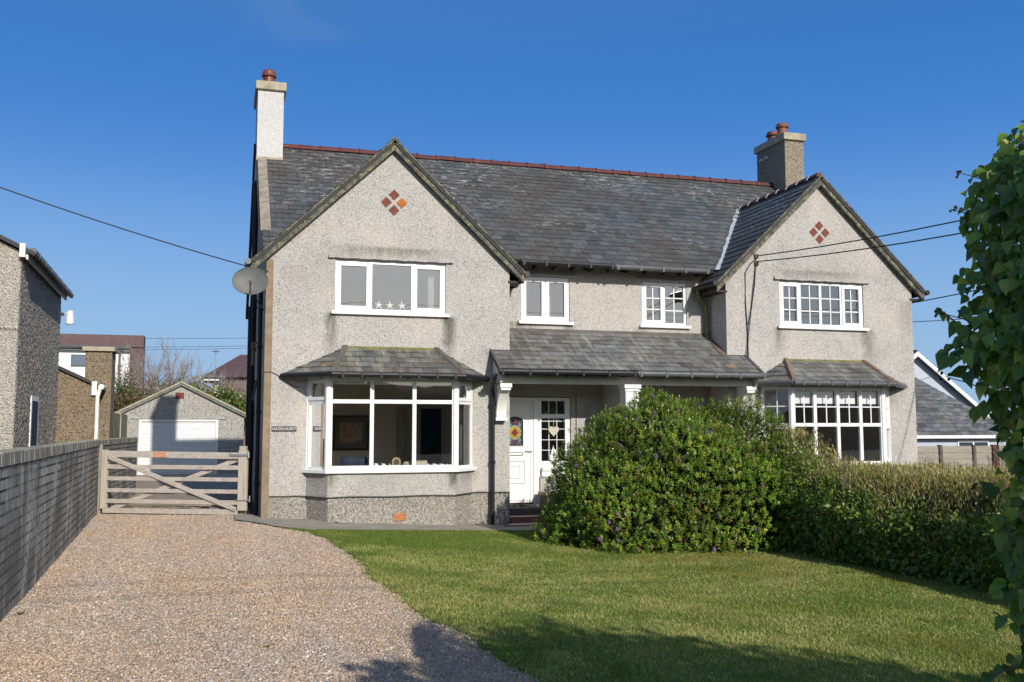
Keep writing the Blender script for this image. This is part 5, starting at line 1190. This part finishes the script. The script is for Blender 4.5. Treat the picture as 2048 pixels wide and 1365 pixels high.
def hebe_build():
    Pc, Nc = dome(13500, .90, 1.04)
    keep = (Nc[:, 1] < .35) | (RNG.random(len(Nc)) < .35); Pc, Nc = Pc[keep], Nc[keep]; n = len(Pc); m = 11
    ax = norm(Nc*.75+np.array([0, -.05, .75])+RNG.normal(0, .3, (n, 3)))
    s = norm(np.cross(ax, rand_dir(n))); t = np.cross(ax, s)
    Ps, Ds, Ns, Cs, Ls = [], [], [], [], []
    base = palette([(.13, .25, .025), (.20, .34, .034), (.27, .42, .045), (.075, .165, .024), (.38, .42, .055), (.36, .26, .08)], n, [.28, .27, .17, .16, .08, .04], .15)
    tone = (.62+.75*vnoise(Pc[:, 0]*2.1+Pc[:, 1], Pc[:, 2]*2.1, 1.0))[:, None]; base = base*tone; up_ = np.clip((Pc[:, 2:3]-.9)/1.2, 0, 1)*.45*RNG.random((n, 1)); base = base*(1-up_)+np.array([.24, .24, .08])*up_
    for k in range(m):
        h = k/m; ang = k*2.4+RNG.random(n)*.5; open_ = (1.15-.85*h)
        rad = s*np.cos(ang)[:, None]+t*np.sin(ang)[:, None]
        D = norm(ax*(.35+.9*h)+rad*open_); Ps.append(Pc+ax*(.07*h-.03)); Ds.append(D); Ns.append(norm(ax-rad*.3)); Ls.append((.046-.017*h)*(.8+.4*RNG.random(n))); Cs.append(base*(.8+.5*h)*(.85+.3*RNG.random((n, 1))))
    P, D, N, C, Ln = map(np.concatenate, (Ps, Ds, Ns, Cs, Ls))
    yel = RNG.random(len(P)) < .035; C[yel] = np.array([.42, .33, .03])*(.7+.5*RNG.random((yel.sum(), 1)))
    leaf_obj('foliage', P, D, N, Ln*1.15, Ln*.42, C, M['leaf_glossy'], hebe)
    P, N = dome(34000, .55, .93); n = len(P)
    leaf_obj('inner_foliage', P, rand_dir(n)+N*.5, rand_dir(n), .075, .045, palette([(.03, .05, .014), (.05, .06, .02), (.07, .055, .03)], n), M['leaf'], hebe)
    mb = MB(); tp, tn = dome(90, .8, .99)
    for p in tp: twigs(mb, HB+np.array([RNG.normal(0, .25), RNG.normal(0, .2), .02]), [p], .022, .004, 5, .09)
    tp, tn = dome(160, .93, 1.02)
    for p, nn in zip(tp, tn):
        q = Vector(p)-Vector(nn)*.28; twigs(mb, q, [Vector(p)+Vector((random.uniform(-.12, .12), -.02, random.uniform(-.05, .1)))], .006, .003, 3, .03)
    mb.build('stems', M['twig'], hebe)
    proto = None; tp, tn = dome(400, 1.0, 1.035); k = (tn[:, 1] < .1); tp, tn = tp[k][:66], tn[k][:66]
    for p, nn in zip(tp, tn):
        if proto is None:
            m_ = 70; a = RNG.random(m_)*6.28; h = RNG.random(m_)*.055; r = .014*(1-h/.075)
            Pf = np.stack([np.cos(a)*r, np.sin(a)*r, h], 1); Df = np.stack([np.cos(a), np.sin(a), .3+0*a], 1)
            C = palette([(.22, .09, .30), (.32, .15, .40), (.40, .22, .46)], m_)
            proto = leaf_obj('flower', Pf, Df, np.tile([0, 0, 1.0], (m_, 1)), .017, .010, C, M['flower'], None); f = proto
        else: f = proto.copy(); COL.objects.link(f)
        f.parent = hebe; f.location = Vector(p)-Vector(HB); f.rotation_euler = Vector(norm(nn+np.array([0, -.2, .9]))).to_track_quat('Z', 'Y').to_euler(); s_ = random.uniform(.6, 1.15); f.scale = (s_, s_, s_)
hebe_build()
# ---- the hedge between the two gardens
HX0, HX1, HY0, HY1 = 7.42, 8.85, -1.1, -13.5
def hedge_top(y, x=None):
    h = np.interp(y, [-14, -6.7, -6.0, -5.4, -4.8, -4.2, -3.6, -2.6, -1.1], [1.08, 1.03, 1.10, 1.32, 1.58, 1.58, 1.2, .95, .9])
    if x is not None: h = h-(h-1.0)*np.clip((x-HX0-.1)/.25, 0, 1)*(h > 1.06)
    return h
hedge = empty('garden_hedge', (8.1, -7, -.25), 'long clipped hedge with brown twiggy top beside the lawn', 'hedge')
def hedge_points(n, depth):
    """points near the left face, the top and the front end"""
    y = HY1+RNG.random(n)**.9*(HY0-HY1); w = RNG.random(n); top = RNG.random(n) < .42; x_ = HX0+RNG.random(n)*(HX1-HX0)*top; zt = hedge_top(y, x_)
    zt = zt+(fbm(y, w*2, 1.6)-.5)*.16
    z = np.where(top, zt-depth*RNG.random(n), -.22+w*(zt+.2)); face = HX0+.10*np.sin(y*1.3)+(fbm(y, z*1.0+5, 1.5)-.5)*.34-.10*np.exp(-((z-.35)/.4)**2)+.55*np.clip((z-zt+.62)/.62, 0, 1)**1.6
    x = np.where(top, face+x_-HX0, face+depth*RNG.random(n)**1.5)
    N = np.where((top | (z > zt-.45))[:, None], np.array([-.35, -.3, .9]), np.array([-1.0, -.15, .25])); return np.stack([x, y, z], 1), N+RNG.normal(0, .25, (n, 3)), top, zt
def hedge_build():
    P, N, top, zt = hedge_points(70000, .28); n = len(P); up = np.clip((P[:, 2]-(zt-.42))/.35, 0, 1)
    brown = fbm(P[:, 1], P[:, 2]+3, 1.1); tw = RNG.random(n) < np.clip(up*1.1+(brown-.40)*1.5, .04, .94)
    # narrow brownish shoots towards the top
    Q = P[tw]; m = len(Q); D = norm(N[tw]*.45+np.array([0, 0, .9])+RNG.normal(0, .35, (m, 3)))
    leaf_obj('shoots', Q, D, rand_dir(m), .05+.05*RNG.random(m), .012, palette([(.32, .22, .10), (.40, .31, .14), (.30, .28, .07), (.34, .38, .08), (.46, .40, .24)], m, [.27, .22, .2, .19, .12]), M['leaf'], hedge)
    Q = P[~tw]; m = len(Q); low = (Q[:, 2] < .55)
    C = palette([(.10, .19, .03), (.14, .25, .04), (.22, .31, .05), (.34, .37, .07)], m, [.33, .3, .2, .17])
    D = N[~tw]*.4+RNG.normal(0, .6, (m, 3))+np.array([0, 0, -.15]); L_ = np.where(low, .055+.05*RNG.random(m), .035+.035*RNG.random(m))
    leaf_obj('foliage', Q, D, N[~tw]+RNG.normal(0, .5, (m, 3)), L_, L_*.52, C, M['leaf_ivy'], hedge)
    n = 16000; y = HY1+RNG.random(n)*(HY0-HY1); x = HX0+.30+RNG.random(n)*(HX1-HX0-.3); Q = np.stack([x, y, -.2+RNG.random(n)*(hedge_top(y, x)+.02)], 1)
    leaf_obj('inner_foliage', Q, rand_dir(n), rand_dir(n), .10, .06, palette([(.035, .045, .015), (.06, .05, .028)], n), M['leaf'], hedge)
    mb = MB()
    for i in range(70):
        y = HY1+(HY0-HY1)*(i+.5)/70+random.uniform(-.08, .08); x = random.uniform(HX0+.3, HX1-.2); t = float(hedge_top(y, np.array(x+.3)))-.08
        twigs(mb, (x, y, -.3), [(x+random.uniform(-.5, .4), y+random.uniform(-.4, .4), t+random.uniform(-.1, .06)) for _ in range(3)], .018, .003, 4, .05)
    for i in range(170):      # thin dead shoots standing out of the taller end
        y = random.uniform(-6.6, -1.4); x = random.uniform(HX0-.05, HX0+.9); t = float(hedge_top(y, np.array(x))); twigs(mb, (x, y, t-.3), [(x+random.uniform(-.1, .1), y+random.uniform(-.1, .1), t+random.uniform(.02, .14))], .004, .002, 3, .02)
    mb.build('stems', M['twig'], hedge)
hedge_build()
# ---- ivy-covered hedge end next to the camera
ivy = empty('ivy_hedge', (2.9, -15.4, -.15), 'ivy with large glossy leaves climbing over the near right edge', 'ivy')
def ivy_build():
    # profile of the left face: (z, x of the face)
    pz = np.array([-.15, .4, .81, .92, 1.07, 1.26, 1.41, 1.61, 1.68, 1.76, 1.86, 2.0, 2.17, 2.26, 2.40, 2.53, 2.63, 2.76, 3.0])
    pxv = np.array([1.82, 1.81, 1.785, 1.79, 1.755, 1.785, 1.805, 1.80, 1.74, 1.625, 1.575, 1.60, 1.65, 1.65, 1.735, 1.82, 1.93, 2.08, 2.35])+.035
    n = 11000; z = -.1+RNG.random(n)*2.85; y = -16.0+RNG.random(n)*.80
    k = RNG.random(n); face = np.interp(z, pz, pxv)+(y+15.3)*.12
    lump = (fbm(y*2, z*2, 1.3)-.5)*.24
    x = face+lump+RNG.exponential(.14, n)*(k < .72)+RNG.random(n)*1.2*(k >= .72)
    P = np.stack([x, y, z], 1)
    N = np.stack([-1.0+0*x, -.55+0*x, .25+0*x], 1)+RNG.normal(0, .35, (n, 3)); D = norm(np.stack([-.55+0*x, -.15+0*x, -.75+0*x], 1)+RNG.normal(0, .38, (n, 3)))
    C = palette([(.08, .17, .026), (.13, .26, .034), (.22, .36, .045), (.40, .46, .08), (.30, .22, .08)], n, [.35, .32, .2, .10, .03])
    L_ = .026+.036*RNG.random(n)
    # leafy shoots standing out of the face, each with leaves along its stem
    SP, SD, SN, SL = [], [], [], []
    for i in range(46):
        zz = random.uniform(.45, 2.7); xf = float(np.interp(zz, pz, pxv)); b_ = Vector((xf+.10, random.uniform(-15.75, -15.2), zz)); d_ = Vector((random.uniform(-.9, -.3), random.uniform(-.2, .3), random.uniform(-.5, .6))).normalized(); l_ = random.uniform(.10, .20)
        pts = [b_+d_*l_*t+Vector((0, 0, -.05*l_*t*t)) for t in (0, .35, .7, 1)]; mb = MB(); mb.tube(pts, [.0035, .003, .0025, .0015], 5); mb.build('shoot', M['twig'], ivy)
        for t in (.3, .45, .6, .75, .9, 1.0):
            q = b_+d_*l_*t; SP.append(tuple(q)); SD.append((d_.x*.6+random.uniform(-.6, .6), d_.y*.6+random.uniform(-.6, .6), -.55+random.uniform(-.4, .3))); SN.append((-.6, -.6, .6+random.uniform(-.3, .3))); SL.append(random.uniform(.032, .06))
    k = len(SP); P = np.concatenate([P, np.array(SP)]); D = np.concatenate([D, norm(np.array(SD))]); N = np.concatenate([N, np.array(SN)]); L_ = np.concatenate([L_, np.array(SL)]); C = np.concatenate([C, palette([(.14, .25, .03), (.21, .34, .04), (.10, .19, .026)], k)])
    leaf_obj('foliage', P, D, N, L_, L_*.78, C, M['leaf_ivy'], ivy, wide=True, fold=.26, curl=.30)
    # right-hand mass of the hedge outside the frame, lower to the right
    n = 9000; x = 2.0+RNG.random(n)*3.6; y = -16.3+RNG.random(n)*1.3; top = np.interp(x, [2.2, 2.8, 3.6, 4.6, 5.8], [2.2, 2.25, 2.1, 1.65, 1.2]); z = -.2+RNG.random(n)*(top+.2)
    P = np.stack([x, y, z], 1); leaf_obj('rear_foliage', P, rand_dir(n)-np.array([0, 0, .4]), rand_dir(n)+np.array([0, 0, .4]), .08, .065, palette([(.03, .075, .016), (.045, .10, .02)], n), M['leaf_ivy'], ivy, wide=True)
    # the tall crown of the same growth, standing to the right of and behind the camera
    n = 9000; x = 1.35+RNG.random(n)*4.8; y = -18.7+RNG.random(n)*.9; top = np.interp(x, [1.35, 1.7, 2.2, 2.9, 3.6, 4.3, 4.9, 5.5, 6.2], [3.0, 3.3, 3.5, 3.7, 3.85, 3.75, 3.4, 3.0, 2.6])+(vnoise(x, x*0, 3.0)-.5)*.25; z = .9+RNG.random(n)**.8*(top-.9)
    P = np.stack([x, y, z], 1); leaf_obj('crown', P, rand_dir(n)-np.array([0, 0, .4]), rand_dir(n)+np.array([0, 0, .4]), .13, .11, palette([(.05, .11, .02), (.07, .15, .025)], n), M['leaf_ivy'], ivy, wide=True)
    mb = MB()
    for xx in (2.2, 3.4, 4.6): twigs(mb, (xx, -18.3, -.3), [(xx-.6, -18.3, 3.0), (xx+.2, -18.3, 3.4), (xx+.7, -18.4, 2.9)], .09, .015, 6, .08)
    twigs(mb, (2.5, -15.4, -.3), [(2.3, -15.4, 1.5), (2.4, -15.5, 2.3), (2.2, -15.5, 2.1), (1.85, -15.5, 2.0), (1.85, -15.4, 1.7), (1.9, -15.6, 2.3)], .05, .008, 7, .06)
    for i in range(60):
        z = random.uniform(.3, 2.5); xf = float(np.interp(z, pz, pxv)); y = random.uniform(-15.8, -15.3)
        twigs(mb, (xf+.5, y, z-.15), [(xf+random.uniform(0, .08), y+random.uniform(-.1, .1), z+random.uniform(-.1, .12))], .008, .003, 4, .04)
    for i in range(6):
        twigs(mb, (3.0+i*.5, -15.4, -.3), [(2.9+i*.5, -15.3, 1.3), (3.2+i*.5, -15.4, 1.1)], .03, .006, 5, .06)
    mb.build('stems', M['twig'], ivy)
    # little umbels of dark berries
    for (x, y, z) in ((1.695, -15.25, 2.44), (1.655, -15.25, 2.31), (1.585, -15.25, 1.955), (1.60, -15.25, 1.74)):
        mb = MB(); b = Vector((x+.17, y-.04, z-.07)); e = Vector((x, y, z)); mb.tube([b, b.lerp(e, .5)+Vector((.0, 0, .012)), e], [.003, .002, .0015], 5)
        for j in range(5):
            d = Vector((random.uniform(-1, 1), random.uniform(-1, 1), random.uniform(-.6, 1))).normalized()*.016; p = e+d; mb.tube([p-Vector((0, 0, .005)), p, p+Vector((0, 0, .005))], [.002, .0055, .002], 6)
        mb.build('berry_cluster', M['dark_wood'], ivy)
ivy_build()
# ---- growth behind the garage
def bare_bush(name, base, h, w, n, label, leaf=None, r0=.03, cols=None, group='bushes behind the garage', levels=3, mat=None):
    o = empty(name, base, label, 'bush', group); b = Vector(base); mb = MB(); tips = []
    def grow(p, d, ln, r, lv):
        q = p+d*ln; mid = p.lerp(q, .5)+Vector((random.uniform(-1, 1), random.uniform(-1, 1), random.uniform(-1, 1)))*ln*.07
        mb.tube([p, mid, q], [r, r*.8, r*.6], 4, cap=False); tips.append(q)
        if lv > 0:
            for _ in range(random.choice((2, 3, 3))):
                d2 = (d+Vector((random.uniform(-.6, .6), random.uniform(-.6, .6), random.uniform(-.1, .5)))).normalized(); grow(p.lerp(q, random.uniform(.45, 1)), d2, ln*random.uniform(.5, .75), r*.58, lv-1)
    for i in range(n):
        p = b+Vector((random.uniform(-w, w)*.7, random.uniform(-.6, .6), 0)); d = Vector((random.uniform(-.35, .35), random.uniform(-.3, .3), 1)).normalized(); grow(p, d, h*random.uniform(.35, .5), r0, levels)
    mb.build('stems', mat or M['twig'], o)
    if leaf:
        tp = np.array([tuple(t) for t in tips]); P = np.repeat(tp, leaf[0], 0)+RNG.normal(0, leaf[1], (len(tp)*leaf[0], 3)); m = len(P)
        leaf_obj('foliage', P, rand_dir(m)+np.array([0, 0, .2]), rand_dir(m)+np.array([0, -.6, .6]), leaf[2], leaf[2]*.6, palette(cols, m), M['leaf'], o)
    return o
GREY = paint('grey_twig', (.26, .22, .20), .85, .2, 8)
bare_bush('bare_shrub', (-4.5, 33, .5), 5.6, 1.6, 17, 'tall leafless grey shrub against the sky left of the garage ridge', r0=.045, levels=4, mat=GREY)
bare_bush('bare_shrub', (-2.6, 34, .5), 5.4, 1.5, 16, 'tall leafless grey shrub directly above the garage ridge', r0=.045, levels=4, mat=GREY)
bare_bush('bare_shrub', (-.9, 38, .5), 5.0, 1.2, 10, 'thin leafless shrub between the yellow bush and brown roofed house', r0=.035, levels=4, mat=GREY)
GR = [(.06, .12, .025), (.09, .16, .03), (.05, .09, .02)]; YG = [(.19, .20, .03), (.26, .25, .03), (.10, .15, .025)]; BR = [(.17, .105, .05), (.22, .14, .075), (.13, .085, .04), (.12, .11, .045)]
bare_bush('leafy_bush', (-2.0, 29, .4), 3.7, .55, 6, 'yellow green bush rising right behind the garage ridge', (30, .2, .14), cols=YG)
bare_bush('leafy_bush', (-.75, 29, .2), 3.3, 1.0, 8, 'green bush behind the right slope of the garage roof', (30, .2, .14), cols=YG+GR)
bare_bush('leafy_bush', (-4.7, 27, .3), 3.7, .5, 4, 'bright green sapling in front of the purple tiled house corner', (30, .2, .13), cols=GR, levels=2)
bare_bush('bramble', (-4.4, 25.5, .2), 2.9, 1.3, 12, 'brown bramble thicket above the left slope of the garage roof', (30, .22, .11), cols=BR)
bare_bush('bramble', (-5.3, 26.5, .2), 3.1, .9, 9, 'brown bramble thicket beside the outhouse chimney', (26, .22, .11), cols=BR+GR[:1])
bare_bush('bramble', (-3.4, 28, .2), 3.6, 1.0, 9, 'brown and green scrub between sapling and garage ridge', (24, .22, .11), cols=BR+GR[:1])
bare_bush('bare_shrub', (22.2, 5.2, -.5), 2.6, .7, 9, 'leafless shrub growing in front of the panel fence', r0=.02, levels=4, mat=GREY, group='shrubs by the fence')
bare_bush('bare_shrub', (18.6, 5.3, -.5), 1.6, .7, 8, 'low leafless twiggy shrub at the house end of the panel fence', r0=.014, levels=3, mat=GREY, group='shrubs by the fence')
# small weeds on the drive and along the foot of the wall
def weed(x, y, s, lab):
    n = 60; a = RNG.random(n)*6.28; n = 26; a = a[:n]; P = np.stack([x+RNG.normal(0, s*.3, n), y+RNG.normal(0, s*.3, n), gz(np.full(n, x))+.012], 1); D = np.stack([np.cos(a), np.sin(a), .35+RNG.random(n)*.7], 1)
    o = leaf_obj('weed', P, D, np.tile([0, 0, 1.0], (n, 1)), s*.6, s*.16, palette(YG+GR, n), M['leaf'], None); tag(o, lab, 'weed', 'weeds on the drive')
weed(-.35, -10.6, .05, 'small green weed tuft in the middle of the gravel'); weed(-1.75, -11.4, .04, 'tiny weed tuft on the nearest gravel by the wall'); weed(-2.30, -8.7, .07, 'weed growing where the block wall meets the gravel')
weed(1.25, -.62, .09, 'weed tuft on the path below the left bay corner'); weed(3.55, -.10, .10, 'weed tuft at the foot of the plinth by the downpipe')
